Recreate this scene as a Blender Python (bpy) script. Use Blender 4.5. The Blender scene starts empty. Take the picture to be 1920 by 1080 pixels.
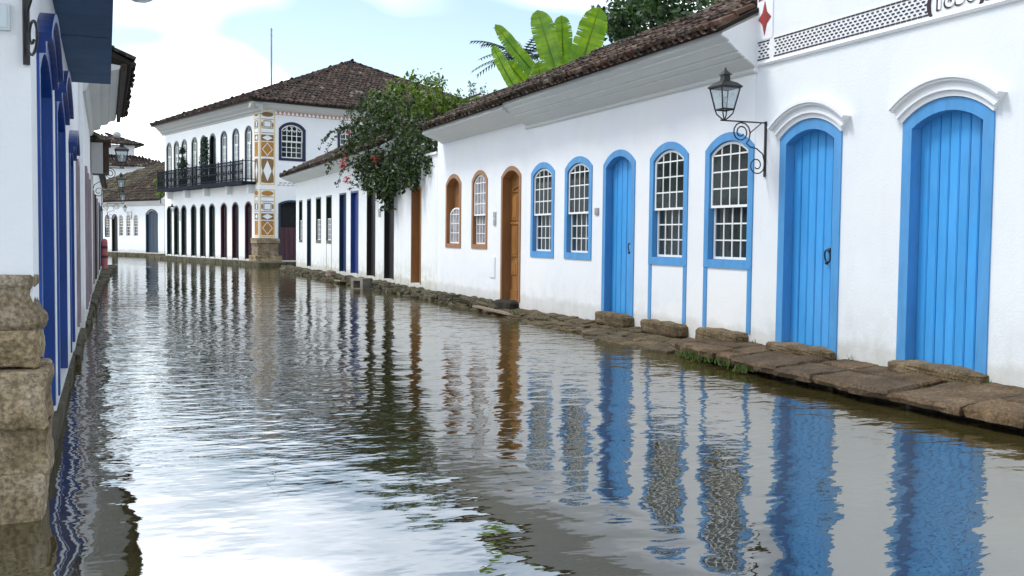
import bpy, bmesh, math, random
from mathutils import Vector, Matrix
from mathutils.geometry import tessellate_polygon
random.seed(7)
R = math.radians
SC = bpy.context.scene
COL = SC.collection

# ------------------------------------------------------------------ camera
cam_d = bpy.data.cameras.new('camera'); cam = bpy.data.objects.new('camera', cam_d); COL.objects.link(cam)
yaw, pitch, roll, EYE = 0.381484, -0.048967, 0.011, 1.75
fw = Vector((math.sin(yaw)*math.cos(pitch), math.cos(yaw)*math.cos(pitch), math.sin(pitch)))
rt = Vector((math.cos(yaw), -math.sin(yaw), 0)); up = rt.cross(fw)
r2 = rt*math.cos(roll)+up*math.sin(roll); u2 = -rt*math.sin(roll)+up*math.cos(roll)
M = Matrix((r2, u2, -fw)).transposed().to_4x4(); M.translation = (0, 0, EYE); cam.matrix_world = M
cam_d.sensor_width = 36; cam_d.lens = 36*1900/1920; cam_d.clip_start = .05; cam_d.clip_end = 6000
SC.camera = cam
# ------------------------------------------------------------------ light
SUN_EL, SUN_AZ = R(58), R(-62)          # azimuth from +Y towards +X
w = bpy.data.worlds.new('World'); SC.world = w; w.use_nodes = True
nt = w.node_tree; N = nt.nodes; Lk = nt.links; N.clear()
out = N.new('ShaderNodeOutputWorld'); bg = N.new('ShaderNodeBackground'); bg.inputs[1].default_value = .12
sky = N.new('ShaderNodeTexSky'); sky.sky_type = 'NISHITA'; sky.sun_disc = False
sky.sun_elevation = SUN_EL; sky.sun_rotation = SUN_AZ; sky.air_density = 1.0; sky.dust_density = .6
tc = N.new('ShaderNodeTexCoord'); sep = N.new('ShaderNodeSeparateXYZ'); Lk.new(tc.outputs['Generated'], sep.inputs[0])
za = N.new('ShaderNodeMath'); za.operation = 'ADD'; za.inputs[1].default_value = .22; Lk.new(sep.outputs[2], za.inputs[0])
zm = N.new('ShaderNodeMath'); zm.operation = 'MAXIMUM'; zm.inputs[1].default_value = .1; Lk.new(za.outputs[0], zm.inputs[0])
dv = N.new('ShaderNodeVectorMath'); dv.operation = 'DIVIDE'; cz = N.new('ShaderNodeCombineXYZ')
for i in range(3): Lk.new(zm.outputs[0], cz.inputs[i])
Lk.new(tc.outputs['Generated'], dv.inputs[0]); Lk.new(cz.outputs[0], dv.inputs[1])
nz = N.new('ShaderNodeTexNoise'); nz.inputs['Scale'].default_value = 1.1; nz.inputs['Detail'].default_value = 3; nz.inputs['Roughness'].default_value = .45
nz.inputs['Distortion'].default_value = .3
mp = N.new('ShaderNodeMapping'); mp.inputs['Location'].default_value = (4.2, 3.4, 0); mp.inputs['Rotation'].default_value = (0, 0, R(20)); Lk.new(dv.outputs[0], mp.inputs[0]); Lk.new(mp.outputs[0], nz.inputs['Vector'])
rp = N.new('ShaderNodeValToRGB'); rp.color_ramp.elements[0].position = .40; rp.color_ramp.elements[1].position = .74
rp.color_ramp.elements[0].color = (.0,)*3+(1,)
Lk.new(nz.outputs[0], rp.inputs[0])
hz = N.new('ShaderNodeMixRGB'); hz.blend_type = 'MULTIPLY'; hz.inputs[0].default_value = 1; hz.inputs[2].default_value = (.68, .63, .56, 1); Lk.new(sky.outputs[0], hz.inputs[1])
mx = N.new('ShaderNodeMixRGB'); Lk.new(rp.outputs[0], mx.inputs[0])
fb = N.new('ShaderNodeMapRange'); fb.inputs[1].default_value = -.3; fb.inputs[2].default_value = .9; fb.inputs[3].default_value = 8.6; fb.inputs[4].default_value = 11.2; Lk.new(sep.outputs[1], fb.inputs[0])   # brighter cloud bank down the street
cb = N.new('ShaderNodeMixRGB'); cb.blend_type = 'MULTIPLY'; cb.inputs[0].default_value = 1; cb.inputs[1].default_value = (.965, .985, 1.02, 1); Lk.new(fb.outputs[0], cb.inputs[2]); Lk.new(cb.outputs[0], mx.inputs[2]); Lk.new(hz.outputs[0], mx.inputs[1])
Lk.new(mx.outputs[0], bg.inputs[0]); Lk.new(bg.outputs[0], out.inputs[0])
sd = bpy.data.lights.new('sun', 'SUN'); sd.energy = .8; sd.angle = R(14); sd.color = (1, .97, .92)
so = bpy.data.objects.new('sun', sd); COL.objects.link(so)
sdir = Vector((math.sin(SUN_AZ)*math.cos(SUN_EL), math.cos(SUN_AZ)*math.cos(SUN_EL), math.sin(SUN_EL)))
so.rotation_euler = sdir.to_track_quat('Z', 'Y').to_euler(); so.location = (0, 20, 40)
vs = SC.view_settings; vs.view_transform = 'Standard'; vs.look = 'None'; vs.exposure = 1.70; vs.gamma = 1; vs.use_curve_mapping = False
SC.cycles.max_bounces = 8; SC.cycles.transparent_max_bounces = 8

# ------------------------------------------------------------------ materials
def lin(r, g, b):
    f = lambda c: (c/255/12.92) if c/255 <= .04045 else ((c/255+.055)/1.055)**2.4
    return (f(r), f(g), f(b), 1)
class Mt:
    def __init__(s, name, rough=.6, spec=.4):
        s.m = bpy.data.materials.new(name); s.m.use_nodes = True; s.nt = s.m.node_tree; s.n = s.nt.nodes; s.l = s.nt.links
        s.b = s.n['Principled BSDF']; s.b.inputs['Roughness'].default_value = rough; s.b.inputs['Specular IOR Level'].default_value = spec
        s.tc = s.n.new('ShaderNodeTexCoord')
    def noise(s, scale, detail=4, rough=.55, coord='Object', stretch=None):
        v = s.tc.outputs[coord]
        if stretch:
            mp = s.n.new('ShaderNodeMapping'); mp.inputs['Scale'].default_value = stretch; s.l.new(v, mp.inputs[0]); v = mp.outputs[0]
        t = s.n.new('ShaderNodeTexNoise'); t.inputs['Scale'].default_value = scale; t.inputs['Detail'].default_value = detail; t.inputs['Roughness'].default_value = rough
        s.l.new(v, t.inputs['Vector']); return t.outputs[0]
    def ramp(s, src, stops):
        r = s.n.new('ShaderNodeValToRGB'); e = r.color_ramp.elements
        while len(e) < len(stops): e.new(.5)
        for k, (p, c) in enumerate(stops):
            e[k].position = p; e[k].color = c if len(c) == 4 else tuple(c)+(1,)
        s.l.new(src, r.inputs[0]); return r.outputs[0]
    def mix(s, fac, a, b, mode='MIX'):
        m = s.n.new('ShaderNodeMixRGB'); m.blend_type = mode
        for k, v in ((0, fac), (1, a), (2, b)):
            if isinstance(v, (int, float)): m.inputs[k].default_value = v
            elif isinstance(v, tuple): m.inputs[k].default_value = v
            else: s.l.new(v, m.inputs[k])
        return m.outputs[0]
    def math(s, op, a, b=None):
        m = s.n.new('ShaderNodeMath'); m.operation = op
        for k, v in ((0, a), (1, b)):
            if v is None: continue
            if isinstance(v, (int, float)): m.inputs[k].default_value = v
            else: s.l.new(v, m.inputs[k])
        return m.outputs[0]
    def island(s):
        g = s.n.new('ShaderNodeNewGeometry'); return g.outputs['Random Per Island']
    def pos(s, axis):
        x = s.n.new('ShaderNodeSeparateXYZ'); g = s.n.new('ShaderNodeNewGeometry'); s.l.new(g.outputs['Position'], x.inputs[0]); return x.outputs[axis]
    def col(s, src):
        if isinstance(src, tuple): s.b.inputs['Base Color'].default_value = src
        else: s.l.new(src, s.b.inputs['Base Color'])
    def bump(s, src, strength=.3, dist=.01):
        b = s.n.new('ShaderNodeBump'); b.inputs['Strength'].default_value = strength; b.inputs['Distance'].default_value = dist
        s.l.new(src, b.inputs['Height']); s.l.new(b.outputs[0], s.b.inputs['Normal'])

def plaster(name, c=(.80, .82, .84), dirt=.35, grime=lin(150, 150, 120)):
    m = Mt(name, .85, .2)
    a = m.noise(1.1, 5, .6); base = m.mix(m.ramp(a, [(.35, (0, 0, 0)), (.75, (1, 1, 1))]), tuple(c)+(1,), (c[0]*.93, c[1]*.945, c[2]*.95, 1))
    s = m.noise(2.2, 6, .65, stretch=(1.5, 1.5, .35)); streak = m.ramp(s, [(.56, (0, 0, 0)), (.78, (1, 1, 1))])
    base = m.mix(m.math('MULTIPLY', streak, .22*dirt*2), base, lin(165, 165, 155))
    z = m.pos(2); low = m.math('SUBTRACT', 1.0, m.math('MULTIPLY', z, .85)); low = m.math('MAXIMUM', low, 0.0)
    sp = m.ramp(m.noise(3.2, 7, .7), [(.42, (0, 0, 0)), (.68, (1, 1, 1))])
    base = m.mix(m.math('MULTIPLY', m.math('MULTIPLY', low, sp), dirt*1.6), base, grime)
    pt = m.ramp(m.noise(.55, 3, .4), [(.53, (0, 0, 0)), (.56, (1, 1, 1))]); base = m.mix(m.math('MULTIPLY', pt, .5), base, (c[0]*1.04, c[1]*1.02, c[2]*.985, 1))
    tz = m.math('ADD', m.math('MULTIPLY', m.noise(2.6, 5, .65), .34), .36); td = m.ramp(m.math('SUBTRACT', tz, z), [(.0, (0, 0, 0)), (.10, (1, 1, 1))])
    base = m.mix(m.math('MULTIPLY', td, .30+.2*dirt), base, lin(172, 168, 150))
    m.col(base); m.bump(m.mix(.45, m.noise(1.6, 4, .5), m.noise(34, 4, .6)), .5, .016); return m.m
def paint(name, c, var=.12, rough=.5, scale=2.5, spec=.4):
    m = Mt(name, rough, spec); k = m.ramp(m.noise(scale, 6, .65, stretch=(2, 2, .5)), [(.3, (0, 0, 0)), (.72, (1, 1, 1))])
    lo = tuple(x*(1-var*1.6) for x in c[:3])+(1,); hi = tuple(min(1, x*(1+var)) for x in c[:3])+(1,)
    base = m.mix(k, lo, hi)
    fd = m.ramp(m.noise(1.3, 4, .6, stretch=(1, 1, .6)), [(.45, (0, 0, 0)), (.75, (1, 1, 1))]); g_ = sum(c[:3])/3
    base = m.mix(m.math('MULTIPLY', fd, .16), base, tuple(x*.6+.55*g_+.03 for x in c[:3])+(1,))
    ch = m.ramp(m.noise(26, 6, .75, stretch=(1, 1, .45)), [(.69, (0, 0, 0)), (.72, (1, 1, 1))]); base = m.mix(m.math('MULTIPLY', ch, .4), base, tuple(x*.45+.02 for x in c[:3])+(1,))
    base = m.mix(1, base, m.ramp(m.island(), [(0, (.93, .93, .93)), (1, (1.06, 1.05, 1.03))]), 'MULTIPLY'); m.col(base); m.bump(m.noise(30, 3, .6, stretch=(3, 3, .2)), .25, .005); return m.m
def stone(name, cols, scale=3.0, rough=.85, bump=.6):
    m = Mt(name, rough, .3); a = m.ramp(m.noise(scale, 7, .68), [(.28, cols[0]), (.5, cols[1]), (.72, cols[2])])
    sp = m.ramp(m.noise(scale*14, 3, .6), [(.38, (.55, .55, .55)), (.62, (1.25, 1.25, 1.25))])
    isl = m.ramp(m.island(), [(0, (.78, .78, .80)), (1, (1.2, 1.15, 1.08))])
    m.col(m.mix(1, m.mix(1, a, sp, 'MULTIPLY'), isl, 'MULTIPLY')); m.bump(m.mix(.35, m.noise(scale*3, 6, .7), m.noise(scale*22, 3, .6)), bump, .03); return m.m
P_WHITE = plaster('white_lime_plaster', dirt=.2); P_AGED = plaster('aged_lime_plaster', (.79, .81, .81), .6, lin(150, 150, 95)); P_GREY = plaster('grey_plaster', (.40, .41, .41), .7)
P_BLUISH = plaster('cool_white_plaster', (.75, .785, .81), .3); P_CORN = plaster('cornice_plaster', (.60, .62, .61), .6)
BLUE = paint('sky_blue_paint', (.052, .335, .74), .09); BLUE_F = paint('sky_blue_frame_paint', (.075, .30, .62), .11)
NAVY = paint('navy_blue_paint', (.006, .035, .20), .2, .35); NAVY_F = paint('bright_navy_paint', (.010, .065, .30), .2, .35); ROYAL = paint('royal_blue_paint', (.013, .045, .22), .2)
SLATE = paint('slate_blue_boards', (.042, .095, .19), .15, .7, 1.2, .15)
OCHRE = paint('ochre_brown_paint', (.31, .145, .055), .14); OCHRE_D = paint('orange_wood', (.34, .155, .04), .22, .45, 5)
SASH = paint('white_sash_paint', (.82, .83, .83), .03); DARK = paint('unlit_room_black', (.008, .009, .010), .1, .8)  # the near-black here is the shade of unlit rooms, put into colour
GREEN_D = paint('dark_green_paint', (.010, .028, .024), .2, .4); MAROON = paint('maroon_paint', (.055, .012, .022), .2); BLACKP = paint('black_brown_paint', (.012, .010, .011), .2)
NAVY_E = paint('dark_navy_paint', (.006, .010, .055), .2); RAIL = paint('blue_black_iron', (.013, .018, .027), .2, .85, 2.5, .08); NAVY_D = paint('deep_teal_navy_paint', (.004, .026, .085), .2); MAUVE = paint('mauve_paint', (.30, .24, .27), .2); BROWN_W = paint('dark_brown_timber', (.045, .028, .018), .3, .8, 5)
TEAL = paint('dark_teal_paint', (.010, .035, .07), .2)
IRON = paint('black_iron', (.016, .016, .017), .2, .45); GLASSW = paint('milky_glass', (.70, .74, .75), .05, .25)
WINDARK = None
def glassm(name, c, rough=.06):
    m = Mt(name, rough, .6); m.col(m.mix(m.ramp(m.noise(2.2, 3), [(.4, (0, 0, 0)), (.62, (1, 1, 1))]), tuple(x*.5 for x in c)+(1,), tuple(c)+(1,))); m.bump(m.noise(4, 2), .15, .01); return m.m
GLASS = glassm('dark_window_glass', (.034, .048, .047)); GLASS_C = glassm('curtained_window_glass', (.42, .42, .45)); GLASS_G = glassm('greenish_window_glass', (.22, .29, .28))
def curtain_mat():
    m = Mt('window_curtain', .8, .2); m.col(m.ramp(m.noise(9, 2, .5, stretch=(1, 1, .02)), [(.4, (.05, .06, .06)), (.6, (.27, .29, .29))])); return m.m
CURT = curtain_mat()
GRANITE = stone('granite', [(.075, .056, .030), (.255, .20, .122), (.44, .385, .29)], 2.4, .85, .9)
SLAB = stone('brown_flagstone', [(.038, .027, .014), (.092, .062, .033), (.165, .122, .072)], 2.2)
STEPST = stone('step_stone', [(.050, .038, .018), (.135, .10, .055), (.25, .20, .125)], 3.2)
MOSSY = stone('mossy_rubble', [(.022, .024, .012), (.065, .058, .032), (.14, .12, .075)], 4)
DARKST = stone('dark_stone_and_undercut_shade', [(.008, .008, .006), (.02, .017, .012), (.05, .04, .028)], 5)  # the dark step's own tone; on the footing, painted shadow under the slabs
def tile_mat(name, stops):
    m = Mt(name, .9, .2); a = m.ramp(m.island(), stops)
    li = m.ramp(m.noise(9, 5, .7), [(.5, (0, 0, 0)), (.66, (1, 1, 1))])
    a = m.mix(m.math('MULTIPLY', li, .38), a, lin(150, 145, 130)); bl = m.ramp(m.noise(1.1, 4, .6), [(.35, (.55, .55, .55)), (.65, (1.15, 1.15, 1.15))])
    m.col(m.mix(1, a, bl, 'MULTIPLY')); m.bump(m.noise(20, 4, .7), .5, .01); return m.m
TILE = tile_mat('dark_clay_tiles', [(0, (.012, .009, .006)), (.4, (.028, .018, .011)), (.75, (.055, .028, .017)), (.93, (.085, .055, .038)), (1, (.14, .125, .10))])
TILE_R = tile_mat('reddish_clay_tiles', [(0, (.018, .012, .009)), (.35, (.042, .024, .016)), (.7, (.082, .040, .027)), (.92, (.11, .07, .05)), (1, (.17, .15, .12))])
TILE_E = tile_mat('brown_black_clay_tiles', [(0, (.012, .008, .007)), (.45, (.028, .015, .012)), (.8, (.05, .026, .02)), (.95, (.075, .045, .034)), (1, (.15, .135, .115))])
TILE_G = tile_mat('mossy_clay_tiles', [(0, (.03, .028, .016)), (.4, (.055, .05, .028)), (.8, (.10, .075, .045)), (1, (.18, .15, .1))])
TILEBASE = paint('tile_bed', (.018, .013, .010), .2, .9)
def leafm(name, stops, trans=.35, rough=.5):
    m = Mt(name, rough, .35); c = m.ramp(m.island(), stops); m.col(c)
    tr = m.n.new('ShaderNodeBsdfTranslucent'); m.l.new(m.mix(1, c, (1.3, 1.5, .6, 1), 'MULTIPLY'), tr.inputs[0])
    ms = m.n.new('ShaderNodeMixShader'); ms.inputs[0].default_value = trans; o = m.n['Material Output']
    m.l.new(m.b.outputs[0], ms.inputs[1]); m.l.new(tr.outputs[0], ms.inputs[2]); m.l.new(ms.outputs[0], o.inputs[0]); return m.m
LEAF_T = leafm('dark_tree_leaves', [(0, (.008, .022, .008)), (.5, (.020, .05, .014)), (.9, (.05, .10, .025)), (1, (.09, .15, .05))], .2)
LEAF_V = leafm('vine_leaves', [(0, (.007, .017, .005)), (.45, (.018, .038, .009)), (.85, (.042, .075, .017)), (1, (.12, .15, .06))], .22)
LEAF_Y = leafm('yellow_green_leaves', [(0, (.030, .058, .009)), (.5, (.075, .125, .016)), (1, (.17, .22, .04))], .35)
LEAF_P = leafm('palm_leaves', [(0, (.008, .024, .018)), (1, (.025, .06, .035))], .15)
LEAF_B = leafm('sparse_leaves', [(0, (.03, .05, .02)), (1, (.09, .12, .06))], .2)
FLOWER = leafm('red_bracts', [(0, (.28, .01, .02)), (.7, (.45, .02, .035)), (1, (.55, .08, .09))], .3)
GRASSM = leafm('grass_blades', [(0, (.03, .055, .01)), (.6, (.06, .11, .018)), (1, (.14, .16, .05))], .25)
BARK = stone('bark', [(.03, .022, .015), (.06, .048, .035), (.1, .085, .065)], 6)
def banana_mat():
    m = Mt('banana_leaf', .4, .5); u = m.noise(1, 2, .5)
    v = m.ramp(m.noise(9, 3, .7, 'UV', (.06, 1, 1)), [(.36, (0, 0, 0)), (.64, (1, 1, 1))]); c = m.mix(v, (.085, .18, .008, 1), (.22, .34, .018, 1)); c = m.mix(m.ramp(m.noise(1.7, 3), [(.45, (0, 0, 0)), (.75, (1, 1, 1))]), c, (.07, .18, .018, 1)); m.col(c)
    tr = m.n.new('ShaderNodeBsdfTranslucent'); m.l.new(m.mix(1, c, (1.4, 1.5, .5, 1), 'MULTIPLY'), tr.inputs[0])
    ms = m.n.new('ShaderNodeMixShader'); ms.inputs[0].default_value = .45; m.l.new(m.b.outputs[0], ms.inputs[1]); m.l.new(tr.outputs[0], ms.inputs[2]); m.l.new(ms.outputs[0], m.n['Material Output'].inputs[0]); return m.m
BANANA = banana_mat()
ORN_O = paint('ornament_ochre', (.40, .19, .03), .2, .7, 6); ORN_B = paint('ornament_brown', (.22, .13, .05), .25, .7, 8); ORN_Y = paint('ornament_yellow', (.70, .52, .22), .12, .7); ORN_R = paint('ornament_red', (.32, .035, .03), .2, .7); ORN_D = paint('ornament_dark', (.035, .02, .03), .2, .7)
GREYPL = paint('grey_plate', (.35, .36, .36), .2); PALEPL = paint('pale_plate', (.62, .70, .74), .05)
CLOTH = paint('dark_cloth', (.008, .010, .013), .2, .9); SKIN = paint('skin', (.12, .06, .04), .1); REDB = paint('faded_red_paint', (.35, .10, .11), .25, .7); PLANKM = paint('weathered_plank', (.24, .19, .13), .25, .8, 6); CONC = stone('concrete', [(.14, .13, .11), (.24, .22, .19), (.33, .31, .27)], 5)

# ------------------------------------------------------------------ builders
def tag(o, label=None, cat=None, group=None, kind=None):
    for k, v in (('label', label), ('category', cat), ('group', group), ('kind', kind)):
        if v: o[k] = v
    return o
def mesh_obj(name, bm, mat, parent=None, M=None, smooth=False):
    me = bpy.data.meshes.new(name); bm.to_mesh(me); bm.free(); me.materials.append(mat)
    if smooth: me.shade_smooth()
    o = bpy.data.objects.new(name, me); COL.objects.link(o)
    if parent: o.parent = parent
    if M is not None: o.matrix_local = M
    return o
def thing(name, label, cat, loc=(0, 0, 0), rz=0, group=None):
    o = bpy.data.objects.new(name, None); COL.objects.link(o); o.location = loc; o.rotation_euler = (0, 0, rz); o.empty_display_size = .2
    return tag(o, label, cat, group)
def copy_tree(o, parent=None):
    c = o.copy(); COL.objects.link(c)
    if parent: c.parent = parent
    for ch in [x for x in bpy.data.objects if x.parent == o]: copy_tree(ch, c)
    return c
NB = bmesh.new
def prism(bm, loops, y0, y1, back=True):
    """loops of (x,z), first is the outline; extruded from y0 (towards the viewer) to y1"""
    flat = [p for l in loops for p in l]
    tris = tessellate_polygon([[Vector((p[0], p[1], 0)) for p in l] for l in loops])
    f = [bm.verts.new((p[0], y0, p[1])) for p in flat]; b = [bm.verts.new((p[0], y1, p[1])) for p in flat]
    for t in tris:
        try:
            bm.faces.new([f[i] for i in t])
            if back: bm.faces.new([b[i] for i in reversed(t)])
        except ValueError: pass
    k = 0
    for l in loops:
        n = len(l)
        for i in range(n):
            a, c = k+i, k+(i+1) % n
            try: bm.faces.new((f[a], f[c], b[c], b[a]))
            except ValueError: pass
        k += n
    return bm
def fix(bm):
    bmesh.ops.recalc_face_normals(bm, faces=bm.faces); return bm
def box(bm, x0, x1, y0, y1, z0, z1):
    v = [bm.verts.new(p) for p in ((x0, y0, z0), (x1, y0, z0), (x1, y1, z0), (x0, y1, z0), (x0, y0, z1), (x1, y0, z1), (x1, y1, z1), (x0, y1, z1))]
    for q in ((3, 2, 1, 0), (4, 5, 6, 7), (0, 1, 5, 4), (1, 2, 6, 5), (2, 3, 7, 6), (3, 0, 4, 7)): bm.faces.new([v[i] for i in q])
    return v
def hull_block(bm, c, s, jit=.03, bev=.12, rot=0, cuts=3, tilt=(0, 0)):
    """rough stone block: bevelled, subdivided, jittered"""
    t = NB(); bmesh.ops.create_cube(t, size=1)
    bmesh.ops.bevel(t, geom=t.edges[:], offset=bev*.5, segments=2, affect='EDGES', profile=.6)
    bmesh.ops.subdivide_edges(t, edges=[e for e in t.edges if e.calc_length() > .3], cuts=cuts, use_grid_fill=True)
    Mx = Matrix.Translation(c) @ Matrix.Rotation(rot, 4, 'Z') @ Matrix.Rotation(tilt[0], 4, 'X') @ Matrix.Rotation(tilt[1], 4, 'Y')
    ph = [random.uniform(0, 6) for _ in range(6)]
    for v in t.verts:
        p = Vector((v.co.x*s[0], v.co.y*s[1], v.co.z*s[2])); n = v.co.normalized()
        d = jit*(math.sin(p.x*9+ph[0])*math.sin(p.y*11+ph[1]+p.z*7)+.6*math.sin(p.z*17+ph[2]+p.x*15)+random.uniform(-.35, .35))
        v.co = Mx @ (p+n*d)
    me = bpy.data.meshes.new('t'); t.to_mesh(me); t.free(); bm.from_mesh(me); bpy.data.meshes.remove(me)
def tube(bm, pts, r, n=6, cap=True):
    pts = [Vector(p) for p in pts]; rs = r if isinstance(r, (list, tuple)) else [r]*len(pts); rings = []
    nrm = None
    for i, p in enumerate(pts):
        d = (pts[min(i+1, len(pts)-1)]-pts[max(i-1, 0)]).normalized()
        if nrm is None: nrm = d.orthogonal().normalized()
        nrm = (nrm-d*nrm.dot(d)); nrm = nrm.normalized() if nrm.length > 1e-6 else d.orthogonal().normalized()
        b = d.cross(nrm)
        rings.append([bm.verts.new(p+(nrm*math.cos(2*math.pi*k/n)+b*math.sin(2*math.pi*k/n))*rs[i]) for k in range(n)])
    for a, c in zip(rings, rings[1:]):
        for k in range(n): bm.faces.new((a[k], a[(k+1) % n], c[(k+1) % n], c[k]))
    if cap:
        bm.faces.new(rings[0][::-1]); bm.faces.new(rings[-1])
def arc_z(a, zs, zt):
    r = zt-zs
    if r < 2e-3: return None
    Rr = (a*a+r*r)/(2*r); return Rr, zt-Rr
def arch(xc, a, z0, zs, zt, n=12):
    g = arc_z(a, zs, zt); L = [(xc-a, z0), (xc+a, z0), (xc+a, zs)]
    if g:
        Rr, c = g; th = math.acos(max(-1, min(1, (zs-c)/Rr)))
        for k in range(1, n): t = th-2*th*k/n; L.append((xc+Rr*math.sin(t), c+Rr*math.cos(t)))
    L.append((xc-a, zs)); return L
def inset(a, z0, zs, zt, t):
    g = arc_z(a, zs, zt)
    if not g: return a-t, z0+t, zs-t, zt-t
    Rr, c = g; R_ = Rr-t; a2 = a-t; return a2, z0+t, c+math.sqrt(max(R_*R_-a2*a2, 0)), zt-t
def profile(bm, prof, x0, x1):
    """prof: (outward, z) polygon, swept along x"""
    prism_pts = [(-o, z) for o, z in prof]
    tris = tessellate_polygon([[Vector((p[0], p[1], 0)) for p in prism_pts]])
    A = [bm.verts.new((x0, p[0], p[1])) for p in prism_pts]; B = [bm.verts.new((x1, p[0], p[1])) for p in prism_pts]
    for t in tris:
        bm.faces.new([A[i] for i in t]); bm.faces.new([B[i] for i in reversed(t)])
    n = len(A)
    for i in range(n): bm.faces.new((A[i], A[(i+1) % n], B[(i+1) % n], B[i]))
def inside(p, poly):
    c = False; n = len(poly)
    for i in range(n):
        (x1, y1), (x2, y2) = poly[i], poly[(i+1) % n]
        if (y1 > p[1]) != (y2 > p[1]) and p[0] < (x2-x1)*(p[1]-y1)/(y2-y1)+x1: c = not c
    return c
def tile_roof(P, u, v, poly, parent, mat=TILE, pitch=.21, row=.36, seg=4, name='roof', M=None, scallop=True, lift=.05, thick=.03):
    """barrel tiles over a sloping polygon; u along the eave, v up the slope; poly in (u,v) metres"""
    P, u, v = Vector(P), Vector(u).normalized(), Vector(v).normalized(); n = u.cross(v)
    if n.z < 0: n = -n
    bm = NB()
    a0, a1 = min(p[0] for p in poly), max(p[0] for p in poly); b0, b1 = min(p[1] for p in poly), max(p[1] for p in poly)
    for i in range(int((a1-a0)/pitch)+1):
        a = a0+(i+.5)*pitch
        for j in range(int((b1-b0)/row)+1):
            b = b0+j*row
            if not inside((a, b+.3*row), poly): continue
            L = row*1.2; rr = pitch*.44*random.uniform(.93, 1.07); jx = random.uniform(-.02, .02); jz = random.uniform(-.008, .016); sk = random.uniform(-.03, .03); b += random.uniform(-.04, .03)
            ra, rb = [], []
            for k in range(seg+1):
                t = math.pi*k/seg; ca, sa = math.cos(t), math.sin(t)
                ra.append(bm.verts.new(P+u*(a+jx+ca*rr)+v*b+n*(lift+sa*rr*.85+jz+.02)))
                rb.append(bm.verts.new(P+u*(a+jx+sk+ca*rr*.82)+v*(b+L)+n*(lift+sa*rr*.7+jz-.012)))
            for k in range(seg): bm.faces.new((ra[k], ra[k+1], rb[k+1], rb[k]))
            bm.faces.new(ra)
            if j == 0 and scallop:            # channel tile ends under the caps
                q = []; q2 = []
                for k in range(seg+1):
                    t = math.pi*k/seg; q.append(bm.verts.new(P+u*(a+pitch*.5+math.cos(t)*pitch*.42)+v*(b-.05)+n*(lift+.02-math.sin(t)*pitch*.3)))
                    q2.append(bm.verts.new(P+u*(a+pitch*.5+math.cos(t)*pitch*.42)+v*(b+.35)+n*(lift+.02-math.sin(t)*pitch*.3)))
                for k in range(seg): bm.faces.new((q[k], q2[k], q2[k+1], q[k+1]))
    o = mesh_obj(name, bm, mat, parent, M)
    bb = NB(); f = [bb.verts.new(P+u*p[0]+v*p[1]+n*.03) for p in poly]; g = [bb.verts.new(P+u*p[0]+v*p[1]-n*thick) for p in poly]
    bb.faces.new(f); bb.faces.new(g[::-1])
    for i in range(len(f)): bb.faces.new((f[i], g[i], g[(i+1) % len(f)], f[(i+1) % len(f)]))
    mesh_obj('roof_bed', fix(bb), TILEBASE, o)
    return o
def ridge(p0, p1, parent, mat, r=.13, M=None):
    bm = NB(); p0, p1 = Vector(p0), Vector(p1); d = (p1-p0); n = max(2, int(d.length/.4)); d.normalize(); s = d.cross(Vector((0, 0, 1))).normalized(); up = s.cross(d)
    L = (p1-p0).length/n
    for i in range(n):
        ra, rb = [], []
        for k in range(6):
            t = math.pi*k/5; j = random.uniform(.94, 1.06)
            ra.append(bm.verts.new(p0+d*L*i+s*math.cos(t)*r*j+up*(math.sin(t)*r*j-.02))); rb.append(bm.verts.new(p0+d*L*(i+1.15)+s*math.cos(t)*r*.85+up*(math.sin(t)*r*.85-.04)))
        for k in range(5): bm.faces.new((ra[k], ra[k+1], rb[k+1], rb[k]))
        bm.faces.new(ra)
    return mesh_obj('ridge_tiles', bm, mat, parent, M)
def cube_solid(bm, x0, x1, y0, y1, z0, z1): box(bm, x0, x1, y0, y1, z0, z1)

rect = lambda x0, x1, z0, z1: [(x0, z0), (x1, z0), (x1, z1), (x0, z1)]
def facade(parent, x0, x1, z0, z1, holes, mat, thick=.45, M=None, name='wall'):
    bm = prism(NB(), [[(x0, z0), (x1, z0), (x1, z1), (x0, z1)]]+holes, 0, thick)
    return mesh_obj(name, fix(bm), mat, parent, M)
def shell(parent, x0, x1, y0, y1, z0, z1, mat, M=None, name='side_wall'):
    """other three walls of a house, closed box butted behind the facade, plus a dark inside"""
    bm = NB(); box(bm, x0, x0+.3, y0, y1, z0, z1); box(bm, x1-.3, x1, y0, y1, z0, z1); box(bm, x0+.3, x1-.3, y1-.3, y1, z0, z1)
    return mesh_obj(name, bm, mat, parent, M)
def ring_frame(bm, xc, a, z0, zs, zt, t, y0, y1, bottom=True, n=12):
    ai, zi, zsi, zti = inset(a, z0, zs, zt, t)
    if not bottom: zi = z0
    if bottom: prism(bm, [arch(xc, a, z0, zs, zt, n), arch(xc, ai, zi, zsi, zti, n)], y0, y1)
    else:
        o_ = arch(xc, a, z0, zs, zt, n)[1:]; i_ = arch(xc, ai, z0, zsi, zti, n)[1:]
        o_.append((xc-a, z0)); i_.append((xc-ai, z0))
        prism(bm, [o_+i_[::-1]], y0, y1)
    return ai, zi, zsi, zti
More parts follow.
